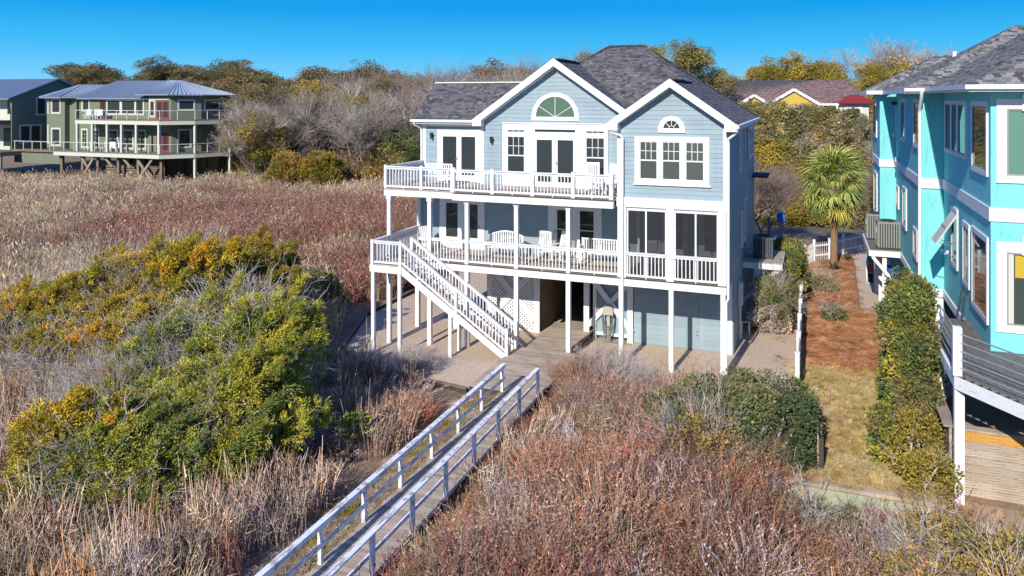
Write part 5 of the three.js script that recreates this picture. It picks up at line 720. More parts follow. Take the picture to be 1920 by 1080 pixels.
function juniperSprig(seed) { // feathery upright spray made of short spikes
  const r = rngOf(seed), k = new Mesher();
  for (let b = 0; b < 6; b++) { const az = r() * 6.28, lean = 0.25 + r() * 0.8, L = 0.5 + r() * 0.5, dir = V(Math.cos(az) * lean, 1, Math.sin(az) * lean).normalize(); for (let i = 0; i < 7; i++) { const t = 0.12 + i / 7 * 0.88, p = dir.clone().multiplyScalar(L * t), d2 = V(dir.x + (r() - 0.5) * 1.6, dir.y + (r() - 0.3) * 0.9, dir.z + (r() - 0.5) * 1.6).normalize(), s = V(r() - 0.5, r() - 0.5, r() - 0.5).cross(d2).normalize(), l = (0.2 + r() * 0.14) * (1.1 - t * 0.4), w = 0.035 + r() * 0.03, c = 0.7 + r() * 0.55, e = p.clone().addScaledVector(d2, l), m = p.clone().addScaledVector(d2, l * 0.4); k.quad(p.toArray(), m.clone().addScaledVector(s, w).toArray(), e.toArray(), m.clone().addScaledVector(s, -w).toArray(), [c, c, c * 0.95]); } }
  return k.geo();
}
function twigSpray(seed, n, len, rad, spread, levels = 2) { // fan of bare twigs from one point
  const r = rngOf(seed), k = new Mesher();
  const go = (p, d, L, rad0, lv) => { const mid = p.clone().addScaledVector(d, L * 0.5).add(V((r() - 0.5) * L * 0.2, (r() - 0.5) * L * 0.12, (r() - 0.5) * L * 0.2)), e = p.clone().addScaledVector(d, L).add(V((r() - 0.5) * L * 0.3, (r() - 0.5) * L * 0.15, (r() - 0.5) * L * 0.3)), c = 0.75 + r() * 0.5; k.tube([p.toArray(), mid.toArray(), e.toArray()], [rad0, rad0 * 0.75, rad0 * 0.4], 3, [c, c, c]); if (lv > 0) for (let i = 0; i < 2 + (r() < 0.5); i++) go(r() < 0.5 ? mid : e, V(d.x + (r() - 0.5) * 1.3, d.y + (r() - 0.4) * 0.8, d.z + (r() - 0.5) * 1.3).normalize(), L * (0.45 + r() * 0.25), rad0 * 0.6, lv - 1); };
  for (let i = 0; i < n; i++) { const a = r() * 6.28, s = spread * Math.sqrt(r()); go(V(0, 0, 0), V(Math.cos(a) * s, 1, Math.sin(a) * s).normalize(), len * (0.6 + r() * 0.6), rad, levels); }
  return k.geo();
}
function reedClump(seed, n, h, plume) {
  const r = rngOf(seed), k = new Mesher();
  for (let i = 0; i < n; i++) { const a = r() * 6.28, d = Math.sqrt(r()) * 0.34, x = Math.cos(a) * d, z = Math.sin(a) * d, H = h * (0.55 + r() * 0.6), lx = (r() - 0.5) * 0.35 * H, lz = (r() - 0.5) * 0.35 * H, c = 0.7 + r() * 0.6, col = [c, c, c], t = [x + lx, H, z + lz], m = [x + lx * 0.35, H * 0.55, z + lz * 0.35]; k.tube([[x, 0, z], m, t], [0.011, 0.009, 0.005], 3, col);
    for (let b = 0; b < 3; b++) { const q = 0.25 + r() * 0.6, p = [x + lx * q * q, H * q, z + lz * q * q], az = r() * 6.28, L = 0.12 + r() * 0.2, dy = (r() * 1.1 - 0.1) * 0.4, cc = 0.65 + r() * 0.7; k.tri(p, [p[0] + 0.016, p[1] + 0.03, p[2]], [p[0] + Math.cos(az) * L, p[1] + dy, p[2] + Math.sin(az) * L], [cc, cc * 0.98, cc * 0.95]); }
    if (r() < plume) { const az = r() * 6.28; for (let b = 0; b < 5; b++) { const L = 0.16 + r() * 0.1, w = 0.011; k.tri([t[0] - w, t[1] - 0.05 + b * 0.03, t[2]], [t[0] + w, t[1] - 0.02 + b * 0.03, t[2] + w * 0.6], [t[0] + Math.cos(az) * L * 0.5, t[1] + L * 0.9, t[2] + Math.sin(az) * L * 0.5], [1.12, 1.1, 1.05]); } } }
  return k.geo();
}
function scrubClump(seed, n, h, leaves) { // thin woody stems with sparse leaves
  const r = rngOf(seed), k = new Mesher();
  for (let i = 0; i < n; i++) { const a = r() * 6.28, sp = 0.15 + r() * 0.55, H = h * (0.55 + r() * 0.6); let p = V((r() - 0.5) * 0.4, 0, (r() - 0.5) * 0.4), d = V(Math.cos(a) * sp, 1, Math.sin(a) * sp).normalize(); const pts = [p.toArray()]; for (let s = 0; s < 3; s++) { d.add(V((r() - 0.5) * 0.6, (r() - 0.45) * 0.25, (r() - 0.5) * 0.6)).normalize(); p = p.clone().addScaledVector(d, H / 3); pts.push(p.toArray()); const b = V(d.x + (r() - 0.5) * 1.6, d.y * 0.6 + r() * 0.5, d.z + (r() - 0.5) * 1.6).normalize(), L = H * (0.2 + r() * 0.2), c = 0.7 + r() * 0.6, e = p.clone().addScaledVector(b, L); k.tube([p.toArray(), e.toArray()], [0.006, 0.003], 3, [c, c, c]); for (let q = 0; q < leaves; q++) { const lp = p.clone().lerp(e, r()), t = V(r() - 0.5, r() - 0.2, r() - 0.5).normalize(), w = V(r() - 0.5, r() - 0.5, r() - 0.5).cross(t).normalize(), l = 0.03 + r() * 0.045, cc = 0.65 + r() * 0.5; k.quad(lp.toArray(), lp.clone().addScaledVector(t, l * 0.5).addScaledVector(w, l * 0.28).toArray(), lp.clone().addScaledVector(t, l).toArray(), lp.clone().addScaledVector(t, l * 0.5).addScaledVector(w, -l * 0.28).toArray(), [cc * 1.15, cc, cc]); } } const c = 0.7 + r() * 0.5; k.tube(pts, [0.011, 0.009, 0.006, 0.004], 3, [c, c, c]); }
  return k.geo();
}
const reedG = [1, 2, 3].map((s) => reedClump(s, 12, 1.9, 0.45)), stalkG = [4, 5].map((s) => reedClump(s, 10, 1.5, 0)), scrubG = [6, 7, 8].map((s) => scrubClump(s, 15, 1.05, 3)), grassG = [9, 10].map((s) => reedClump(s, 22, 0.7, 0));
const sprigG = [11, 12, 13].map(juniperSprig), leafG = [14, 15, 16].map((s) => leafBall(s, 34, 0.36, 0.16, 0.045)), broadG = [17, 18].map((s) => leafBall(s, 30, 0.2, 0.11, 0.032)), sprayG = [19, 20, 21].map((s) => twigSpray(s, 7, 0.75, 0.012, 0.75)), needleG = [22, 23].map((s) => leafBall(s, 46, 0.42, 0.24, 0.03, 0.45, 0.3));
const PAL = {
  juniper: [[0.34, 0.24, 0.025], [0.28, 0.21, 0.028], [0.22, 0.19, 0.03], [0.38, 0.23, 0.025], [0.25, 0.2, 0.03]], juniperGreen: [[0.19, 0.19, 0.03], [0.25, 0.23, 0.035], [0.14, 0.155, 0.035], [0.29, 0.26, 0.04], [0.14, 0.16, 0.055]],
  reed: [[0.50, 0.385, 0.27], [0.43, 0.325, 0.23], [0.57, 0.455, 0.31], [0.37, 0.275, 0.195]], red: [[0.29, 0.15, 0.115], [0.25, 0.135, 0.105], [0.34, 0.205, 0.155], [0.38, 0.26, 0.20], [0.2, 0.11, 0.09], [0.27, 0.19, 0.13]], scrub: [[0.32, 0.165, 0.115], [0.24, 0.125, 0.088], [0.38, 0.23, 0.145], [0.38, 0.28, 0.21], [0.19, 0.1, 0.075], [0.42, 0.2, 0.09], [0.28, 0.19, 0.1]],
  dead: [[0.38, 0.30, 0.24], [0.3, 0.23, 0.18], [0.46, 0.37, 0.29]], grey: [[0.40, 0.355, 0.315], [0.32, 0.28, 0.245], [0.46, 0.415, 0.375]], bare: [[0.36, 0.31, 0.265], [0.29, 0.245, 0.21], [0.42, 0.37, 0.32], [0.25, 0.2, 0.17]], purple: [[0.23, 0.17, 0.14], [0.27, 0.2, 0.165], [0.19, 0.14, 0.11]],
  oak: [[0.14, 0.13, 0.05], [0.18, 0.15, 0.05], [0.10, 0.10, 0.04], [0.2, 0.16, 0.07], [0.24, 0.19, 0.11]], pine: [[0.12, 0.10, 0.045], [0.16, 0.12, 0.055], [0.2, 0.14, 0.07], [0.09, 0.085, 0.035]], gold: [[0.26, 0.18, 0.03], [0.22, 0.17, 0.03], [0.17, 0.14, 0.03]], myrtle: [[0.08, 0.10, 0.04], [0.11, 0.12, 0.045], [0.15, 0.14, 0.05], [0.06, 0.08, 0.035]], hedge: [[0.19, 0.21, 0.05], [0.14, 0.17, 0.05], [0.25, 0.25, 0.06], [0.10, 0.14, 0.05], [0.32, 0.28, 0.045], [0.24, 0.18, 0.08], [0.12, 0.15, 0.05]], bronze: [[0.28, 0.19, 0.05], [0.22, 0.17, 0.045], [0.17, 0.15, 0.04], [0.34, 0.2, 0.06]], grass: [[0.5, 0.38, 0.17], [0.42, 0.3, 0.12], [0.56, 0.45, 0.24]],
};
// --- patches: several clumps joined into one geometry, so that few copies cover much ground
function joined(parts, n, R, seed, o = {}) {
  const r = rngOf(seed), k = { p: [], i: [], c: [], n: [] }, nm = new THREE.Matrix3();
  for (let q = 0; q < n; q++) {
    const g = parts[q % parts.length], P = g.attributes.position.array, N = g.attributes.normal.array, C = g.attributes.color.array, I = g.index.array, b = k.p.length / 3; let x, y = 0, z;
    if (o.ball) { const d = V(r() - 0.5, r() - 0.5, r() - 0.5).normalize().multiplyScalar(R * Math.pow(r(), o.pow ?? 0.4)); x = d.x; y = d.y * (o.flat ?? 1); z = d.z; } else { const an = r() * 6.283, d = Math.sqrt(r()) * R; x = Math.cos(an) * d; z = Math.sin(an) * d; }
    const sc = (o.size ?? 1) * (0.7 + r() * 0.6); QY.setFromAxisAngle(V(0, 1, 0), r() * 6.283); const ta = r() * 6.283; QX.setFromAxisAngle(V(Math.cos(ta), 0, Math.sin(ta)), r() * (o.tilt ?? 0.15)); Q.copy(QX).multiply(QY); MT.compose(V(x, y, z), Q, V(sc, sc * (0.8 + r() * 0.4), sc)); nm.getNormalMatrix(MT);
    const e = MT.elements, m = nm.elements, h = o.hue ?? 0.12, t = 1 + (r() - 0.5) * (o.tone ?? 0.5), cr = t * (1 + (r() - 0.5) * h), cg = t, cb = t * (1 + (r() - 0.5) * h);
    for (let j = 0; j < P.length; j += 3) { const X = P[j], Y = P[j + 1], Z = P[j + 2]; k.p.push(e[0] * X + e[4] * Y + e[8] * Z + e[12], e[1] * X + e[5] * Y + e[9] * Z + e[13], e[2] * X + e[6] * Y + e[10] * Z + e[14]); const a = N[j], b2 = N[j + 1], c = N[j + 2]; k.n.push(m[0] * a + m[3] * b2 + m[6] * c, m[1] * a + m[4] * b2 + m[7] * c, m[2] * a + m[5] * b2 + m[8] * c); k.c.push(C[j] * cr, C[j + 1] * cg, C[j + 2] * cb); }
    for (let j = 0; j < I.length; j++) k.i.push(I[j] + b);
  }
  const g = new THREE.BufferGeometry(); g.setAttribute('position', new THREE.Float32BufferAttribute(k.p, 3)); g.setAttribute('normal', new THREE.Float32BufferAttribute(k.n, 3)); g.setAttribute('color', new THREE.Float32BufferAttribute(k.c, 3)); g.setIndex(k.i); return g;
}
const reedP = [1, 2, 3, 4].map((q) => joined(reedG, 30, 1.15, 700 + q, { tone: 0.7, hue: 0.25 })), redP = [1, 2, 3].map((q) => joined(scrubG, 22, 0.95, 710 + q, { tone: 0.7, hue: 0.3, size: 1.2 })), stalkP = [1, 2, 3].map((q) => joined(stalkG, 9, 0.55, 720 + q, { tone: 0.8, hue: 0.25, tilt: 0.16 })), lowP = [1, 2, 3, 4].map((q) => joined(scrubG, 24, 0.68, 730 + q, { tone: 0.8, hue: 0.35, tilt: 0.5, size: 0.72 })), turfP = [1, 2, 3].map((q) => joined(grassG, 16, 0.4, 740 + q, { tone: 0.6, hue: 0.15, tilt: 0.6, size: 0.32 }));
const oakB = [1, 2, 3].map((q) => joined(leafG, 34, 1, 750 + q, { ball: 1, tone: 0.6, hue: 0.25, size: 0.72, tilt: 1.5 })), pineB = [1, 2].map((q) => joined(needleG, 24, 1, 760 + q, { ball: 1, tone: 0.6, hue: 0.2, size: 0.6, tilt: 0.6, flat: 0.7 })), sprigP = [1, 2, 3, 4].map((q) => joined(sprigG, 5, 0.32, 770 + q, { ball: 1, tone: 0.5, hue: 0.2, size: 0.62, tilt: 0.7 })), broadP = [1, 2, 3].map((q) => joined(broadG, 7, 0.26, 780 + q, { ball: 1, tone: 0.6, hue: 0.3, size: 0.8, tilt: 1.5 }));
for (const [k, f] of Object.entries({ juniper: 1.95, juniperGreen: 1.85, reed: 1.12, red: 1.3, scrub: 1.3, dead: 1.2, grey: 1.3, bare: 1.3, purple: 1.35, oak: 1.6, pine: 1.5, gold: 1.6, myrtle: 1.5, hedge: 1.05, bronze: 1.45, grass: 1.1 })) PAL[k] = PAL[k].map((c) => c.map((v) => v * f));
// --- woody skeleton: returns tips
function skeleton(k, r, base, h, rad, o = {}) {
  const tips = [], lean = o.lean ?? [0, 0], stems = o.stems ?? 1;
  const grow = (p, d, L, w, lv) => { const n = 4, pts = [p.toArray()], rd = [w]; let q = p.clone(), dd = d.clone(); for (let i = 1; i <= n; i++) { dd.add(V((r() - 0.5) * (o.crook ?? 0.35) + lean[0] * 0.1, (r() - 0.35) * 0.15, (r() - 0.5) * (o.crook ?? 0.35) + lean[1] * 0.1)).normalize(); q = q.clone().addScaledVector(dd, L / n); pts.push(q.toArray()); rd.push(w * (1 - 0.5 * i / n)); if (lv > 0 && i >= 2) { const m = i === n ? (o.fork ?? 2) : 1; for (let b = 0; b < m; b++) { const a = r() * 6.28, s = 0.5 + r() * (o.open ?? 0.7); grow(q, V(dd.x + Math.cos(a) * s + lean[0] * 0.3, dd.y * (o.rise ?? 0.9), dd.z + Math.sin(a) * s + lean[1] * 0.3).normalize(), L * (0.5 + r() * 0.25), w * 0.5, lv - 1); } } } k.tube(pts, rd, lv > 1 ? 6 : lv === 1 ? 4 : 3, o.col ? jit(pick(o.col, r), 0.15, r) : [0.3, 0.26, 0.23]); if (lv === 0) tips.push([q, dd.clone()]); };
  for (let s = 0; s < stems; s++) { const a = r() * 6.28, sp = stems > 1 ? 0.25 + r() * 0.45 : 0.05; grow(base.clone().add(V((r() - 0.5) * 0.3 * (stems - 1) * 0.3, 0, (r() - 0.5) * 0.3 * (stems - 1) * 0.3)), V(Math.cos(a) * sp + lean[0] * 0.3, 1, Math.sin(a) * sp + lean[1] * 0.3).normalize(), h * (o.trunk ?? 0.5), rad * (stems > 1 ? 0.7 : 1), o.levels ?? 2); }
  let hi = 0.1; for (const [p] of tips) hi = Math.max(hi, p.y); const f = h / hi; for (let i = 0; i < k.p.length; i++) k.p[i] *= f; for (const t of tips) t[0].multiplyScalar(f);
  return tips;
}
function bareTree(name, label, cat, [x, z], h, seed, o = {}) {
  const r = rngOf(seed), g = thing(name, label, cat, [x, gh(x, z), z], 0, o.group), k = new Mesher(); OFF.set(g, [0, 0, 0]);
  const tips = skeleton(k, r, V(0, 0, 0), h, o.rad ?? 0.11, { levels: 3, stems: o.stems ?? 3, trunk: 0.42, fork: 2, open: 0.55, rise: 1.15, crook: 0.4, col: o.col ?? PAL.bare, lean: o.lean, ...o.sk });
  put(g, 'trunk', k.geo(), M.twig, false); const list = []; const s0 = o.spray ?? 1;
  for (const [p, d] of tips) for (let i = 0; i < (o.per ?? 2); i++) { const c = jit(pick(o.tw ?? PAL.bare, r), 0.2, r); list.push([p.x + (r() - 0.5) * 0.4, p.y - r() * 0.5, p.z + (r() - 0.5) * 0.4, r() * 6.28, Math.min(1.0, Math.acos(clamp(d.y, -1, 1))) * 0.8, Math.atan2(-d.x, d.z) , s0 * (0.9 + r() * 0.9), 1, ...c]); }
  inst(g, 'crown', pick(sprayG, r), M.twig, list); return g;
}
// leafy tree: crown from blobs at limb tips
function leafyTree(name, label, cat, [x, z], h, seed, o = {}) {
  const r = rngOf(seed), g = thing(name, label, cat, [x, gh(x, z), z], 0, o.group), k = new Mesher(); OFF.set(g, [0, 0, 0]);
  const tips = skeleton(k, r, V(0, 0, 0), h - (o.blob ?? 1.5) * 0.5, o.rad ?? 0.16, { levels: o.levels ?? 2, stems: o.stems ?? 1, trunk: o.trunk ?? 0.5, fork: 3, open: o.open ?? 0.9, rise: 0.85, col: o.bark ?? PAL.bare, lean: o.lean });
  put(g, 'trunk', k.geo(), M.twig, false);
  const geos = o.geos ?? oakB, lists = geos.map(() => []), bs = o.blob ?? 1.5; let q = 0;
  for (const [p] of tips) for (let i = 0; i < (o.per ?? 1); i++) { if (r() < (o.skip ?? 0) || p.y < h * (o.low ?? 0)) continue; const b = bs * (0.6 + r() * 0.7), c = jit(pick(o.pal ?? PAL.oak, r), 0.2, r); lists[q++ % lists.length].push([p.x + (r() - 0.5) * bs, Math.max(b * 0.5, p.y - r() * bs * 0.5), p.z + (r() - 0.5) * bs, r() * 6.28, r() * 0.35, r() * 6.28, b, o.flat ?? 0.65, ...c]); }
  lists.forEach((l, i) => l.length && inst(g, 'crown', geos[i], M.leaf, l)); return g;
}
// shrub: foliage tufts over a lumpy mound made of lobes [cx, cy, cz, rx, ry, rz], plus inner twigs
function shrub(name, label, cat, [x, z], lobes, seed, o = {}) {
  const r = rngOf(seed), y0 = gh(x, z), g = thing(name, label, cat, [x, y0, z], 0, o.group); OFF.set(g, [0, 0, 0]); const k = new Mesher(), geos = o.geos ?? sprigP, lists = geos.map(() => []), tw = [];
  for (const [cx, cy, cz, rx, ry, rz, pal] of lobes) {
    const st = o.stems ?? 3; for (let s = 0; s < st; s++) { const e = V(cx + (r() - 0.5) * rx, cy + ry * (0.2 + r() * 0.5), cz + (r() - 0.5) * rz), b = V(cx * 0.45 + (r() - 0.5) * 0.3, 0, cz * 0.45 + (r() - 0.5) * 0.3), m = b.clone().lerp(e, 0.5).add(V((r() - 0.5) * 0.4, (r() - 0.5) * 0.3, (r() - 0.5) * 0.4)); k.tube([b.toArray(), m.toArray(), e.toArray()], [0.06, 0.045, 0.02], 5, jit(pick(o.bark ?? PAL.grey, r), 0.2, r)); }
    const area = (rx * ry + ry * rz + rx * rz) * 4, n = Math.round(area * (o.dens ?? 34)), P = o.pal ? null : null; void P; const ph = r() * 50;
    for (let i = 0; i < n; i++) {
      const d = V(r() - 0.5, r() - 0.42, r() - 0.5).normalize(), nz = fbm(ph + d.x * (o.freq ?? 2.6) + 20 + d.z * 1.3, ph + d.y * (o.freq ?? 2.6) + 20 - d.z * 1.7, 3), hole = fbm(ph + 9 + d.x * 3.2 - d.y, ph + d.z * 3.2 + d.y * 2, 2);
      const q = (0.52 + nz * 0.95) * (0.84 + r() * 0.18); if (hole < (o.gap ?? 0.33) && r() < 0.9) { if (r() < (o.twigs ?? 0.12)) tw.push([cx + d.x * rx * q * 0.86, Math.max(0.05, cy + d.y * ry * q * 0.86 - 0.2), cz + d.z * rz * q * 0.86, r() * 6.28, r() * 1.4, r() * 6.28, 0.6 + r() * 0.6, 1, ...jit(pick(PAL.grey, r), 0.2, r)]); continue; }
      const px = cx + d.x * rx * q, py = cy + d.y * ry * q, pz = cz + d.z * rz * q; if (py < 0.05) continue; const pl = pal ?? o.pal ?? PAL.juniper; const tone = pl[Math.floor(clamp(fbm(px * 0.9 + 40, pz * 0.9 + py * 0.8 + 40, 3) * 1.9 - 0.45 + (r() - 0.5) * 0.35, 0, 0.999) * pl.length)];
      const tl = Math.min(1.25, Math.acos(clamp(d.y, -1, 1))) * (o.tilt ?? 0.75); lists[i % lists.length].push([px, py, pz, r() * 6.28, tl, Math.atan2(-d.x, d.z), (o.size ?? 0.55) * (0.65 + r() * 0.7), 1, ...jit(tone, 0.22, r)]);
    }
  }
  put(g, 'branches', k.geo(), M.twig, false); lists.forEach((l, i) => l.length && inst(g, 'foliage', geos[i], M.leaf, l)); if (tw.length) inst(g, 'dead_twigs', sprayG[seed % 3], M.twig, tw); return g;
}
// tilt direction: QX axis is (cos e5, 0, sin e5); rotating +y by tilt about that axis leans it towards (-sin? ) handled by atan2 above

// --- marsh and scrub: what nobody could count
function mass(name, label, cat, kinds, box, step, place, seed, layers = 1) { // patches on a jittered grid
  const r = rngOf(seed), g = new THREE.Group(); g.name = numbered(name); scene.add(g); tag(g, label, cat, null, 'stuff'); const lists = kinds.map(() => []);
  for (let l = 0; l < layers; l++) for (let x0 = box[0]; x0 < box[1]; x0 += step) for (let z0 = box[2]; z0 < box[3]; z0 += step) { const x = x0 + r() * step, z = z0 + r() * step; if (!inView(x, z)) continue; const e = place(x, z, r); if (!e) continue; lists[Math.floor(r() * kinds.length)].push([x, gh(x, z) - 0.02, z, r() * 6.28, r() * (e[3] ?? 0.06), r() * 6.28, e[0], e[1], ...jit(e[2], 0.16, r)]); }
  kinds.forEach((k, i) => lists[i].length && inst(g, cat === 'reeds' ? 'reed_clumps' : cat === 'scrub' ? 'scrub_clumps' : 'grass_tufts', k, M.leaf, lists[i])); return g;
}
const offPad = (x, z) => x < -17.1 || (z > 1.5 + (x + 15.15) * -0.2 && x < -15.1) || (x >= -15.15 && z > 1.5 + (x + 15.15) * 0.8 && x < -12.3) || (x >= -12.3 && x < -7.9 && z > 3.8 + (x + 12.3) * 0.22) || (x >= -17.1 && x < -15.1 && z > -3.2 + (x + 16.8) * 2.72 + 0.4);
const onWalk = (x, z) => x > -6.95 && x < -5.15 && z > -4;
const redness = (x, z) => { const d = Math.hypot((x + 29) / 15, (z + 17) / 10); return clamp(1.35 - d + (fbm(x * 0.13 + 50, z * 0.13 + 50, 4) - 0.5) * 2.6); };
const wall = (x, z) => x < -17.3 && z < 8 ? 1 : 0;
const field = (x, z) => wall(x, z) && offPad(x + 0.9, z - 0.6) && z > -48 && !(x < -60 && z < -35.8) && !(x < -79 && z < -33.5);
mass('marsh_reeds', 'pinkish tan dead reeds with pale plumes filling the marsh on the left', 'reeds', reedP, [-112, -16.9, -48, 8], 1.45, (x, z, r) => { if (!field(x, z)) return null; const w = redness(x, z); if (r() < w * 0.9 - 0.1) return null; const far = smooth(-8, -34, z); return [(0.72 + r() * 0.3) * (1 + far * 0.25), (0.75 + fbm(x * 0.2 + 9, z * 0.2 + 9, 2) * 0.4) * (1 - far * 0.28), w > 0.3 && r() < 0.5 ? pick(PAL.red, r) : pick(PAL.reed, r)]; }, 301);
mass('red_marsh_scrub', 'dull red leafless scrub in the middle of the marsh', 'scrub', redP, [-64, -16.9, -46, 6], 1.1, (x, z, r) => (!field(x, z) || r() > redness(x, z) ? null : [1.0 + r() * 0.45, 0.95, pick(PAL.red, r)]), 302);
const leftBed = (x, z) => offPad(x + 0.5, z - 1.3) && !(x > -8.1 && z < 4.9) && x < -7.2;
mass('thicket_undergrowth', 'brown leafless undergrowth filling the thicket beyond the marsh', 'scrub', redP, [-66, -10, -66, -44], 2.0, (x, z, r) => (x < -58 && z > -47 ? null : [1.8 + r() * 0.9, 1.05, pick(r() < 0.7 ? PAL.purple : PAL.bronze, r)]), 310);
mass('dead_stalks', 'upright dead stalks and litter between the junipers and the boardwalk', 'reeds', stalkP, [-30, -7.2, 1, 23], 0.62, (x, z, r) => { if (!leftBed(x, z)) return null; const n = fbm(x * 0.35 + 7, z * 0.35 + 5, 3); if (n < 0.36) return null; const near = smooth(-9.4, -7.2, x); return [0.75 + r() * 0.35, (0.4 + n * 0.75) * (1 - near * 0.5), r() < 0.25 ? pick(PAL.scrub, r) : pick(r() < 0.5 ? PAL.reed : PAL.dead, r), 0.15]; }, 303);
mass('left_undergrowth', 'reddish brown low growth beside the boardwalk on its left', 'scrub', lowP, [-28, -7.2, 1.5, 22], 0.95, (x, z, r) => (!leftBed(x, z) || fbm(x * 0.4 + 8, z * 0.4 + 30, 3) < 0.4 ? null : [0.75 + r() * 0.4, 0.75, pick(r() < 0.6 ? PAL.scrub : PAL.dead, r), 0.2]), 304);
mass('dune_scrub', 'russet and pink leafless scrub covering the dune right of the boardwalk', 'scrub', lowP, [-4.8, 9.5, 1.6, 24], 0.7, (x, z, r) => { const edge = x < 1 ? 3.9 : x < 2.0 ? 4.8 : x < 5.2 ? 8.1 : 7.4; if (z < edge + (r() - 0.5) * 0.9 || (x > 6.3 && z < 9.6)) return null; const n = fbm(x * 0.6 + 3, z * 0.6 + 4, 3), lo = smooth(-4.6, -2.8, x); if (n < 0.34) return null; return [0.62 + n * 0.6 + lo * 0.15, (0.3 + n * 1.05) * (0.55 + 0.45 * lo), r() < 0.05 ? pick(PAL.grey, r) : pick(PAL.scrub, r), 0.2]; }, 305);
mass('dune_straw', 'bleached grass stems leaning through the russet scrub', 'reeds', stalkP, [-4.6, 9, 3.4, 24], 0.8, (x, z, r) => ((x > 1.2 && z < 8.3) || (x > 6.3 && z < 9.6) || fbm(x * 0.5 + 60, z * 0.5 + 9, 3) < 0.44 ? null : [0.7 + r() * 0.3, 0.62, pick(r() < 0.5 ? PAL.reed : PAL.grey, r), 0.7]), 306);
mass('lawn_grass', 'short straw coloured blades on the dry lawn', 'grass', turfP, [1.9, 5.95, -2.2, 6.5], 0.3, (x, z, r) => (x < 2.6 && z < 0.8 ? null : [0.8 + r() * 0.4, 0.4 + r() * 0.25, pick(PAL.grass, r), 0.1]), 307);
mass('pine_straw', 'loose rust coloured pine needles over the bed', 'straw', turfP, [2.7, 5.75, -25, -1.9], 0.36, (x, z, r) => ((x > 5.05 && z < -11) || (z > -2.6 && r() < 0.6) ? null : [0.9 + r() * 0.4, 0.22 + r() * 0.12, pick([[0.5, 0.25, 0.12], [0.6, 0.34, 0.19], [0.4, 0.19, 0.09]], r), 0.1]), 309);
mass('leaf_litter', 'brown leaf litter on the gravel beside the white fence', 'litter', turfP, [0.7, 2.45, -9, 0.4], 0.42, (x, z, r) => (fbm(x * 0.9 + 5, z * 0.6 + 5, 3) < 0.5 ? null : [0.8 + r() * 0.5, 0.12, pick([[0.4, 0.24, 0.15], [0.3, 0.17, 0.1], [0.5, 0.36, 0.22]], r), 0.05]), 311);
mass('moss_strip', 'mossy straw under the left boardwalk rail', 'grass', turfP, [-7.7, -6.85, 4.8, 22], 0.36, (x, z, r) => [1.2, 0.5, pick(r() < 0.25 ? PAL.gold : PAL.dead, r), 0.1], 308);

// --- junipers on the left: wind-combed plumes over grey dead wood
const JG = PAL.juniperGreen;
function juniper(label, [x, z], envs, seed, o = {}) {
  const r = rngOf(seed), g = thing('juniper', label, 'juniper', [x, gh(x, z), z]); OFF.set(g, [0, 0, 0]); const k = new Mesher(), lists = sprigP.map(() => []), tw = []; let q = 0;
  const add = (p, d, s, c) => { const t = V(d.x + 0.55, d.y + 0.45, d.z - 0.1).normalize(); lists[q++ % 4].push([p.x, p.y, p.z, r() * 6.28, Math.acos(clamp(t.y, -1, 1)), Math.atan2(-t.x, t.z), s * (0.75 + r() * 0.5), 1.1, ...jit(c, 0.2, r)]); };
  for (const [cx, cy, cz, rx, ry, rz, pal, nl] of envs) {
    for (let i = 0; i < nl * 1.12; i++) {
      const d = V(r() - 0.5, r() * 0.9 - 0.22, r() - 0.5).normalize(), m = 0.58 + r() * 0.55, L = V(cx + d.x * rx * m, Math.max(0.35, cy + d.y * ry * m), cz + d.z * rz * m), R = 0.3 + r() * 0.34, tone = pick(pal, r);
      k.tube([[cx * 0.5, 0, cz * 0.5], [(cx * 0.5 + L.x) / 2 + (r() - 0.5) * 0.5, L.y * 0.55, (cz * 0.5 + L.z) / 2 + (r() - 0.5) * 0.5], [L.x, L.y - 0.1, L.z]], [0.055, 0.04, 0.015], 4, jit(pick(PAL.grey, r), 0.2, r));
      const n = Math.round(18 + R * 30); for (let j = 0; j < n; j++) { const e = V(r() - 0.5, r() - 0.38, r() - 0.5).normalize(); add(V(L.x + e.x * R * 1.5, Math.max(0.1, L.y + e.y * R * 0.55 + e.x * R * 0.35), L.z + e.z * R), e, 0.4, r() < 0.7 ? tone : pick(pal, r)); }
      if (d.y > 0.25 && r() < 0.65) { const n2 = 5 + Math.floor(r() * 5), lean = V(0.55 + r() * 0.35, 0.75, (r() - 0.5) * 0.3).normalize(); for (let j = 0; j < n2; j++) { const p = L.clone().addScaledVector(lean, R * 0.4 + j * 0.17); for (let w = 0; w < 3; w++) add(V(p.x + (r() - 0.5) * 0.22, p.y, p.z + (r() - 0.5) * 0.22), lean, 0.42 * (1 - j / n2 * 0.55), tone); } }
    }
    const nt = Math.round(rx * rz * (o.twigs ?? 50)); for (let j = 0; j < nt; j++) { const d = V(r() - 0.5, r() - 0.3, r() - 0.5).normalize(), m = 0.45 + r() * 0.5; tw.push([cx + d.x * rx * m, Math.max(0.05, cy + d.y * ry * m - 0.3), cz + d.z * rz * m, r() * 6.28, 0.3 + r() * 1.3, r() * 6.28, 0.7 + r() * 0.7, 1, ...jit(pick(PAL.grey, r), 0.2, r)]); }
  }
  put(g, 'branches', k.geo(), M.twig, false); lists.forEach((l, i) => l.length && inst(g, 'foliage', sprigP[i], M.leaf, l)); inst(g, 'dead_twigs', sprayG[seed % 3], M.twig, tw); return g;
}
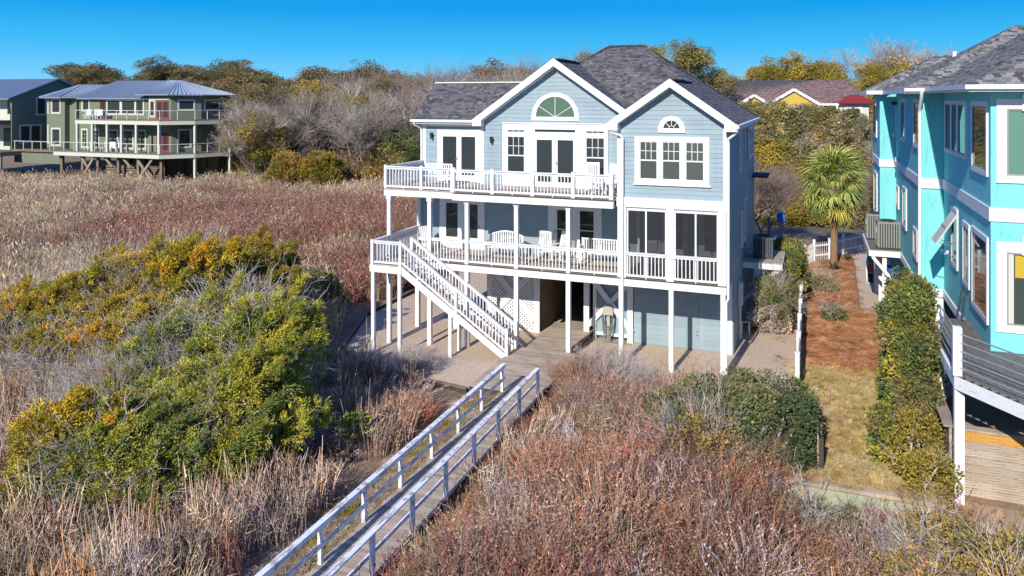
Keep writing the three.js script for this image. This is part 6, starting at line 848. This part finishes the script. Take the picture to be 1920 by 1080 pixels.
juniper('huge golden green juniper with wind-combed plumes at the left edge', [-20.4, 7.0], [[-5.6, 1.1, 1.8, 2.2, 1.2, 1.8, PAL.juniper, 18], [-3.4, 1.6, 0.8, 2.6, 1.5, 2.0, PAL.juniper, 28], [-0.9, 2.5, -0.4, 2.3, 1.9, 1.9, PAL.juniper, 34], [1.3, 3.0, -1.1, 2.0, 1.7, 1.7, PAL.juniper, 30], [1.2, 1.5, 1.3, 2.0, 1.4, 1.5, PAL.juniper, 24], [-1.6, 1.1, 2.6, 2.2, 1.0, 1.4, PAL.juniper, 14]], 401, { twigs: 34 });
juniper('golden juniper with an orange tint between the huge juniper and the gravel pad', [-18.0, 3.3], [[-0.5, 2.4, 0, 1.6, 1.6, 1.4, PAL.gold, 24], [0.9, 2.2, 0.3, 1.4, 1.6, 1.2, PAL.gold, 20]], 402, { twigs: 20 });
juniper('tall bright green juniper nearest the boardwalk, in front of the others', [-11.6, 11.7], [[-0.4, 2.5, -1.4, 1.4, 1.5, 1.3, JG, 28], [0.3, 1.6, 0.3, 1.35, 1.4, 1.3, JG, 30], [-1.1, 1.4, 0.2, 1.3, 1.1, 1.2, JG, 20], [0.4, 0.9, 1.0, 1.2, 0.9, 1.0, JG, 14]], 403, { twigs: 20 });
juniper('yellow green juniper with bare grey gaps, centre of the left foreground', [-15.3, 10.0], [[0, 1.9, -0.4, 1.6, 1.4, 1.4, JG, 16], [1.3, 2.7, -1.2, 1.3, 1.4, 1.1, JG, 18], [0.2, 1.0, 1.1, 1.7, 0.9, 1.2, JG, 12], [-2.0, 1.0, 0.5, 1.6, 0.9, 1.3, PAL.juniper, 8]], 404, { twigs: 90 });
juniper('low spreading juniper with orange tips, lowest of the left group', [-13.6, 14.1], [[-1.0, 1.1, 0.1, 1.2, 1.1, 1.0, PAL.juniper, 18], [0.3, 1.1, 0.3, 1.2, 1.1, 1.0, JG, 20], [1.5, 1.0, 0.1, 1.0, 1.0, 0.9, JG, 16], [-0.4, 0.6, 0.9, 1.4, 0.7, 0.8, JG, 12]], 405, { twigs: 30 });
shrub('myrtle', 'dull olive wax myrtle standing beyond the timber edging', 'shrub', [-18.0, -1.2], [[0, 1.1, 0, 1.1, 1.2, 1.0], [-0.8, 0.8, 0.6, 0.9, 0.9, 0.8]], 406, { pal: PAL.myrtle, geos: leafG, dens: 16, size: 0.6 });
shrub('sapling', 'small lime green sapling beside the boardwalk', 'sapling', [-9.2, 9.6], [[0, 0.55, 0, 0.4, 0.4, 0.4]], 407, { pal: [[0.25, 0.32, 0.04], [0.3, 0.36, 0.05]], geos: broadG, dens: 60, size: 0.8, gap: 0.2 });
// twiggy bare shrubs by the house
function bareShrub(label, [x, z], n, h, seed, pal) { const r = rngOf(seed), g = thing('bare_shrub', label, 'shrub', [x, gh(x, z), z]); OFF.set(g, [0, 0, 0]); const k = new Mesher(); const tips = skeleton(k, r, V(0, 0, 0), h, 0.035, { stems: 6, levels: 2, trunk: 0.5, open: 0.9, col: pal }); put(g, 'stems', k.geo(), M.twig, false); const l = []; for (const [p] of tips) for (let i = 0; i < n; i++) l.push([p.x + (r() - 0.5) * 0.4, Math.max(0, p.y - 0.25 - r() * 0.3), p.z + (r() - 0.5) * 0.4, r() * 6.28, r() * 0.9, r() * 6.28, 0.4 + r() * 0.35, 1, ...jit(pick(pal, r), 0.2, r)]); inst(g, 'twigs', sprayG[seed % 3], M.twig, l); }
bareShrub('bare grey pink shrub in front of the middle house posts', [-3.6, 2.9], 1, 1.5, 411, PAL.grey);
bareShrub('bare twiggy shrub beside the right rail of the plank landing', [-4.6, 3.2], 1, 1.1, 412, PAL.scrub);
bareShrub('bare grey shrub spreading over the gravel near the corner post', [-2.3, 3.2], 1, 0.9, 413, PAL.grey);
bareShrub('low pinkish twig shrub on the gravel under the stairs', [-10.6, 3.4], 2, 0.7, 414, PAL.grey);
// dark green bushes at the lawn edge
shrub('evergreen_bush', 'dark green bush with thin stems at the corner of the gravel and lawn', 'bush', [1.5, 5.5], [[0.1, 0.95, -0.6, 1.5, 1.0, 1.2], [0.6, 0.9, 0.6, 1.1, 1.0, 1.1], [-1.1, 0.85, 0.1, 1.3, 0.95, 1.3]], 421, { pal: PAL.myrtle, geos: leafG, dens: 22, size: 0.5, gap: 0.25, twigs: 0.1 });
shrub('evergreen_bush', 'patchy green bush mixed with russet twigs left of the dark bush', 'bush', [-0.6, 6.0], [[0, 0.7, 0, 1.2, 0.9, 1.3], [0.6, 0.6, 1.1, 1.1, 0.8, 1.0]], 422, { pal: [...PAL.myrtle, ...PAL.bronze], geos: leafG, dens: 16, size: 0.45, gap: 0.38, twigs: 0.4 });
shrub('evergreen_bush', 'sage grey bush below the pale green wall', 'bush', [3.2, 8.5], [[0, 0.4, 0, 0.9, 0.5, 0.8], [-1.3, 0.5, 0.1, 0.8, 0.6, 0.8]], 423, { pal: [[0.2, 0.22, 0.14], [0.16, 0.18, 0.1], [0.24, 0.22, 0.12]], geos: leafG, dens: 18, size: 0.42, gap: 0.36, twigs: 0.5 });
shrub('bronze_shrub', 'bronze green spreading shrub in front of the timber terrace', 'shrub', [6.5, 9.9], [[-0.7, 0.8, 0, 1.3, 1.0, 1.1], [0.9, 0.9, 0.1, 1.3, 0.9, 1.1], [0.2, 0.7, 1.2, 1.4, 0.8, 1.0], [-1.4, 0.7, 0.9, 1.1, 0.8, 1.0]], 424, { pal: PAL.bronze, geos: leafG, dens: 18, size: 0.5, gap: 0.33, twigs: 0.3 });
shrub('bronze_shrub', 'golden bronze shrub growing against the foot of the tall hedge', 'shrub', [5.5, 6.0], [[0, 0.9, 0, 0.6, 0.9, 0.5], [0.3, 0.5, 0.5, 0.6, 0.6, 0.5]], 425, { pal: PAL.gold, geos: leafG, dens: 24, size: 0.42, gap: 0.26 });
{ // tall clipped hedge against the turquoise house deck
  shrub('tall_hedge', 'tall leafy yellow green hedge against the turquoise house deck', 'hedge', [5.55, 3.2], [[0.1, 3.4, -0.3, 0.5, 1.2, 1.2], [0.1, 2.2, 0.0, 0.52, 1.5, 1.5], [0.08, 1.0, 0.4, 0.55, 1.3, 1.6], [-0.4, 0.75, 1.7, 0.5, 0.7, 0.55]], 430, { pal: PAL.hedge, geos: broadP, dens: 46, size: 0.8, gap: 0.14, twigs: 0, freq: 5 });
}
// shrubs along the east side of the blue house
shrub('side_shrub', 'pale leggy shrub under the shelf of the blue house', 'shrub', [1.3, -6.6], [[0.2, 1.4, 0, 0.75, 0.8, 0.8, PAL.hedge], [0, 0.7, 0.2, 0.7, 0.7, 0.7, PAL.bare]], 431, { geos: broadP, dens: 18, size: 0.7, gap: 0.36, twigs: 0.7, stems: 9 });
shrub('side_shrub', 'dark green shrub behind the shelf, against the white board fence', 'shrub', [1.75, -11.5], [[0, 1.3, 0, 0.75, 1.4, 1.6], [0.1, 1.2, -2.4, 0.7, 1.3, 1.4]], 432, { pal: PAL.hedge, geos: broadP, dens: 20, size: 0.9, gap: 0.25 });
// small plants in the straw bed
function spiky(label, [x, z], n, L, seed) { const r = rngOf(seed), g = thing('spiky_plant', label, 'plant', [x, 0.012, z]); OFF.set(g, [0, 0, 0]); for (let i = 0; i < n; i++) { const a = i * 2.4, el = 0.35 + r() * 0.9, k = new Mesher(), col = jit([0.1, 0.12, 0.05], 0.3, r), c = Math.cos(a), s = Math.sin(a), l = L * (0.7 + r() * 0.4); let p = [0, 0.03, 0]; for (let j = 0; j < 4; j++) { const t0 = j / 4, t1 = (j + 1) / 4, P = (t) => [c * l * t * Math.cos(el), 0.03 + l * t * Math.sin(el) - 0.5 * l * t * t * 0.6, s * l * t * Math.cos(el)], A = P(t0), B = P(t1), w0 = 0.07 * (1 - t0) + 0.01, w1 = 0.07 * (1 - t1) + 0.003; k.quad([A[0] - s * w0, A[1] + 0.01, A[2] + c * w0], [A[0] + s * w0, A[1] + 0.01, A[2] - c * w0], [B[0] + s * w1, B[1], B[2] - c * w1], [B[0] - s * w1, B[1], B[2] + c * w1], col); } void p; put(g, 'leaf', k.geo(), M.leaf, false); } }
spiky('dark spiky rosette plant at the foot of the palm', [4.2, -20.3], 26, 0.95, 441); spiky('small spiky plant behind the palm beside the picket fence', [5.05, -23.6], 18, 0.7, 442);
shrub('low_plant', 'low grey twiggy plant on the straw near the palm', 'plant', [3.55, -15], [[0, 0.25, 0, 0.6, 0.4, 0.6]], 443, { pal: PAL.bronze, geos: broadG, dens: 40, size: 0.7, gap: 0.45, twigs: 0.5 }); shrub('low_plant', 'low green grey plant in the middle of the straw bed', 'plant', [3.85, -9.3], [[0, 0.18, 0, 0.42, 0.3, 0.42]], 444, { pal: PAL.myrtle, geos: broadG, dens: 70, size: 0.7, gap: 0.35, twigs: 0.3 });
// --- the palm
{ const g = thing('palm_tree', 'fan palm with a full yellow green crown in the straw bed', 'palm tree', [4.2, 0, -21.8]); OFF.set(g, [0, 0, 0]); const r = rngOf(450), k = new Mesher(), pts = [], rd = []; for (let i = 0; i <= 14; i++) { const t = i / 14; pts.push([0.05 * Math.sin(t * 3) - 0.05 * t, t * 4.9, 0]); rd.push((0.22 - 0.035 * t) * (i % 2 ? 1.03 : 0.97)); } k.tube(pts, rd, 14); put(g, 'trunk', k.geo(), std({ map: woodT, color: lin(0.78, 0.55, 0.33), roughness: 0.95 }), false);
  const frond = (seed) => { const q = rngOf(seed), m = new Mesher(), n = 30; m.tube([[0, 0, 0], [0, 0.02, 0.45], [0, -0.02, 1.05]], [0.028, 0.02, 0.015], 4, [0.9, 0.9, 0.5]); for (let i = 0; i < n; i++) { const a = (i / (n - 1) - 0.5) * 3.6, L = (0.85 + q() * 0.15) * (1 - Math.abs(a) * 0.1), dx = Math.sin(a), dz = Math.cos(a), base = [0, -0.02, 0.95]; const P = (t, dr) => [base[0] + dx * L * t, base[1] + 0.12 * t - dr * t * t, base[2] + dz * L * t]; const dr = 0.15 + q() * 0.4, w = 0.03, c = 0.6 + q() * 0.75, col = [c, c, c * 0.9], A = base, B = P(0.55, dr), C = P(1, dr * 1.5); m.quad(A, [B[0] - dz * w, B[1], B[2] + dx * w], [B[0], B[1] - 0.015, B[2]], A, col); m.quad(A, [B[0], B[1] - 0.015, B[2]], [B[0] + dz * w, B[1], B[2] - dx * w], A, col); m.quad([B[0] - dz * w, B[1], B[2] + dx * w], [B[0] + dz * w, B[1], B[2] - dx * w], C, C, col); } return m.geo(); };
  const fg = [1, 2, 3, 4].map((s) => frond(460 + s)), fm = [[0.32, 0.37, 0.08], [0.40, 0.43, 0.10], [0.25, 0.31, 0.08], [0.5, 0.43, 0.08]].map((c) => std({ color: lin(...c), vertexColors: true, roughness: 0.55 }));
  for (let i = 0; i < 46; i++) { const t = i / 45, el = 1.4 - t * 2.2 + (r() - 0.5) * 0.25, az = i * 2.39996; const m = new THREE.Mesh(fg[i % 4], fm[t > 0.75 && r() < 0.5 ? 3 : i % 3]); m.name = 'frond'; m.castShadow = m.receiveShadow = true; m.rotation.order = 'YXZ'; m.rotation.set(-el, az, (r() - 0.5) * 0.5); m.position.set(-0.04, 5.0 - t * 0.45, 0); m.scale.setScalar(1.1 + r() * 0.4); g.add(m); } }

// --- trees
const ORD = ['first', 'second', 'third', 'fourth', 'fifth', 'sixth', 'seventh', 'eighth', 'ninth', 'tenth', 'eleventh', 'twelfth'];
{ const r = rngOf(500); const spots = []; for (let i = 0; i < 36; i++) { const t = (i + 0.5) / 36, row = i % 3; spots.push([-55.5 + 41.5 * t + rr(-1, 1, r), -42 - row * 4.5 - Math.sin(t * 3) * 5 + rr(-1, 1, r), 9.3 + row * 1.4 + t * 1.5 + rr(-0.8, 0.8, r)]); }
  spots.forEach(([x, z, h], i) => bareTree('bare_tree', 'bare grey tree in the ' + ['front', 'middle', 'back'][i % 3] + ' row of the thicket, ' + ORD[Math.floor(i / 3)] + ' from the left', 'tree', [x, z], h, 510 + i, { group: 'bare trees in the thicket', tw: i % 3 === 2 ? PAL.purple : PAL.bare, rad: 0.2, stems: 3 + (i % 3), per: 1, spray: 1.25, lean: [0.12, 0] })); }
const evLabel = 'dark evergreen tree standing among the bare trees beyond the marsh';
{ const E = [[-66, -47, 11.4, 'oak'], [-62.5, -46, 11.6, 'oak'], [-59.5, -48, 12.6, 'pine'], [-55.5, -50, 12.2, 'pine'], [-53.8, -46.5, 12.6, 'gold'], [-50.5, -55, 12.9, 'pine'], [-49, -48, 12.3, 'gold'], [-45.2, -49.5, 13.0, 'pine'], [-42, -57, 12.4, 'gold'], [-39, -58, 12.6, 'oak'], [-36.4, -56, 13.4, 'gold'], [-31, -59, 12.4, 'oak'], [-34, -42.5, 8.4, 'myrtle'], [-54.6, -42.6, 9.2, 'gold']];
  const nth = ['leftmost', 'second from the left', 'third from the left', 'fourth from the left', 'fifth from the left', 'sixth from the left', 'seventh from the left', 'eighth from the left', 'ninth from the left', 'tenth from the left', 'eleventh from the left', 'rightmost'];
  E.forEach(([x, z, h, p], i) => leafyTree('evergreen_tree', i === 12 ? 'dark glossy evergreen low among the bare trees left of the blue house' : i === 13 ? 'golden evergreen standing close behind the utility pole' : 'evergreen crown over the bare thicket, ' + nth[i], 'tree', [x, z], h, 560 + i, { group: 'evergreens in the thicket', pal: PAL[p], per: 1, blob: 1.5, lean: [0.3, 0], skip: 0.1 })); }
for (const [i, [x, z, l]] of [[-44.3, -38.5, 'golden green juniper at the far marsh edge beside the bare trees'], [-48.2, -38, 'dull orange green juniper at the far marsh edge, left of a larger one'], [-29, -40, 'low olive bush at the foot of the bare trees'], [-20.5, -37, 'low golden bush at the right end of the thicket']].entries()) shrub('marsh_juniper', l, 'shrub', [x, z], [[0, i < 2 ? 2.5 : 1.4, 0, i < 1 ? 1.9 : 1.3, 1.7, 1.5], [1.1, 1.5, 0.4, 1.2, 1.2, 1.2], [-1.0, 1.3, 0.3, 1.1, 1.1, 1.2]], 580 + i, { pal: i === 1 ? PAL.bronze : PAL.gold, dens: 7, size: 1.0, gap: 0.28 });
for (const [i, [x, z, h, p]] of [[-109, -60, 16.4, 'pine'], [-102, -58, 15.8, 'pine'], [-95, -60, 14.6, 'pine'], [-89, -59, 15.4, 'pine'], [-84, -60, 16.4, 'pine'], [-79, -59, 16.6, 'pine'], [-74, -59, 15.4, 'pine'], [-70, -60, 14.4, 'oak']].entries()) leafyTree('windswept_tree', 'windswept brown green tree over the green house roofs, ' + ORD[i] + ' from the left', 'tree', [x, z], h, 600 + i, { group: 'windswept trees behind the green houses', pal: PAL[p], geos: pineB, per: 3, blob: 1.9, flat: 0.6, lean: [0.35, 0], open: 1.0, skip: 0.05, trunk: 0.42 });
{ const r = rngOf(590), W = ['first', 'second', 'third', 'fourth', 'fifth', 'sixth', 'seventh', 'eighth', 'ninth', 'tenth', 'eleventh', 'twelfth', 'thirteenth', 'fourteenth']; for (let i = 0; i < 14; i++) { const x = -113 + i * 7.1 + rr(-1, 1, r); leafyTree('wood_edge_tree', 'olive brown tree in the rearmost line of the wood, ' + W[i] + ' from the left', 'tree', [x, -70 + rr(-2, 2, r)], 15.6 - i * 0.07 + rr(-0.6, 0.6, r), 800 + i, { group: 'rearmost trees of the wood', pal: i % 3 ? PAL.pine : PAL.oak, geos: oakB, per: 4, blob: 2.2, flat: 0.6, open: 1.2, trunk: 0.36 }); } }
leafyTree('live_oak', 'rounded brown green oak rising over the left gable roof', 'tree', [-22.2, -44], 15.2, 620, { pal: [...PAL.pine, ...PAL.gold], geos: oakB, per: 2, blob: 1.25, flat: 0.55, lean: [0.15, 0], open: 1.0, skip: 0.15 });
leafyTree('live_oak', 'dense olive oak rising behind the right slope of the main roof', 'tree', [-11.0, -47.5], 15.4, 621, { pal: [...PAL.oak, ...PAL.gold], geos: oakB, per: 3, blob: 1.3, flat: 0.75, open: 0.55, trunk: 0.62, low: 0.66 });
leafyTree('live_oak', 'thin topped tree just left of the left gable peak', 'tree', [-27, -50], 12.6, 622, { pal: PAL.pine, geos: pineB, blob: 0.7, skip: 0.5 });
for (const [i, [x, z, h, p]] of [[-3.0, -68, 13.4, 'gold'], [0.8, -66, 14.2, 'gold'], [4.6, -67, 15.2, 'gold'], [8.0, -68, 14.6, 'oak'], [11.8, -66, 14.0, 'gold'], [-9, -70, 12.8, 'oak']].entries()) leafyTree('roof_line_tree', ['golden oak above the brown roof, second from the left', 'golden oak above the brown roof, third from the left', 'tall golden oak above the right half of the brown roof', 'oak above the right end of the brown roof', 'golden oak between the brown roof and the turquoise house roof', 'low oak top at the left end of the brown roof'][i], 'tree', [x, z], h, 630 + i, { group: 'oaks behind the yellow house', pal: PAL[p], geos: oakB, per: 3, blob: 1.5, flat: 0.7, open: 1.1 });
bareTree('bare_tree', 'pale bare tree top beside the turquoise house roof', 'tree', [11.4, -74], 15.0, 640, { tw: PAL.bare, stems: 4, per: 2, spray: 1.5 });
for (const [i, [x, z, h, p]] of [[-9, -41, 9, 'oak'], [-5.6, -39.5, 8.8, 'oak'], [-2.6, -41.5, 9.6, 'oak'], [0.4, -39.5, 9.4, 'oak'], [3.4, -41, 9.4, 'oak'], [6.4, -40, 8.6, 'oak'], [9.4, -41.5, 8.8, 'oak'], [-1, -38.2, 6.4, 'gold'], [5.0, -38.4, 6.2, 'oak'], [2.0, -38.3, 5.4, 'gold'], [8.4, -38.4, 6.4, 'gold']].entries()) shrub('thicket_oak', 'scrubby olive oak across the street, ' + ORD[i < 7 ? i : i - 7] + (i < 7 ? ' of the taller row from the left' : ' of the lower front row'), 'tree', [x, z], [[0, h * 0.7, 0, 2.4, h * 0.3, 2.2], [1.2, h * 0.45, 0.9, 2.0, h * 0.28, 1.9], [-1.2, h * 0.42, 0.8, 2.0, h * 0.3, 1.9], [0, h * 0.2, 1.2, 2.2, h * 0.22, 1.6]], 650 + i, { group: 'oaks in the thicket across the street', pal: PAL[p], geos: broadP.concat(leafG), dens: 7.5, size: 1.15, gap: 0.34, twigs: 0.8, stems: 4 });
bareTree('street_tree', 'bare brown tree with tangled twigs behind the blue house shelf', 'tree', [0.3, -25.5], 5.6, 680, { tw: PAL.purple, col: PAL.purple, stems: 4, per: 1, spray: 0.6, rad: 0.13 });
bareTree('street_tree', 'bare dark tree leaning by the street beyond the picket fence', 'tree', [7.6, -30.5], 5.2, 681, { tw: PAL.purple, col: PAL.purple, stems: 3, per: 1, spray: 0.6, rad: 0.13 });

renderer.render(scene, camera);
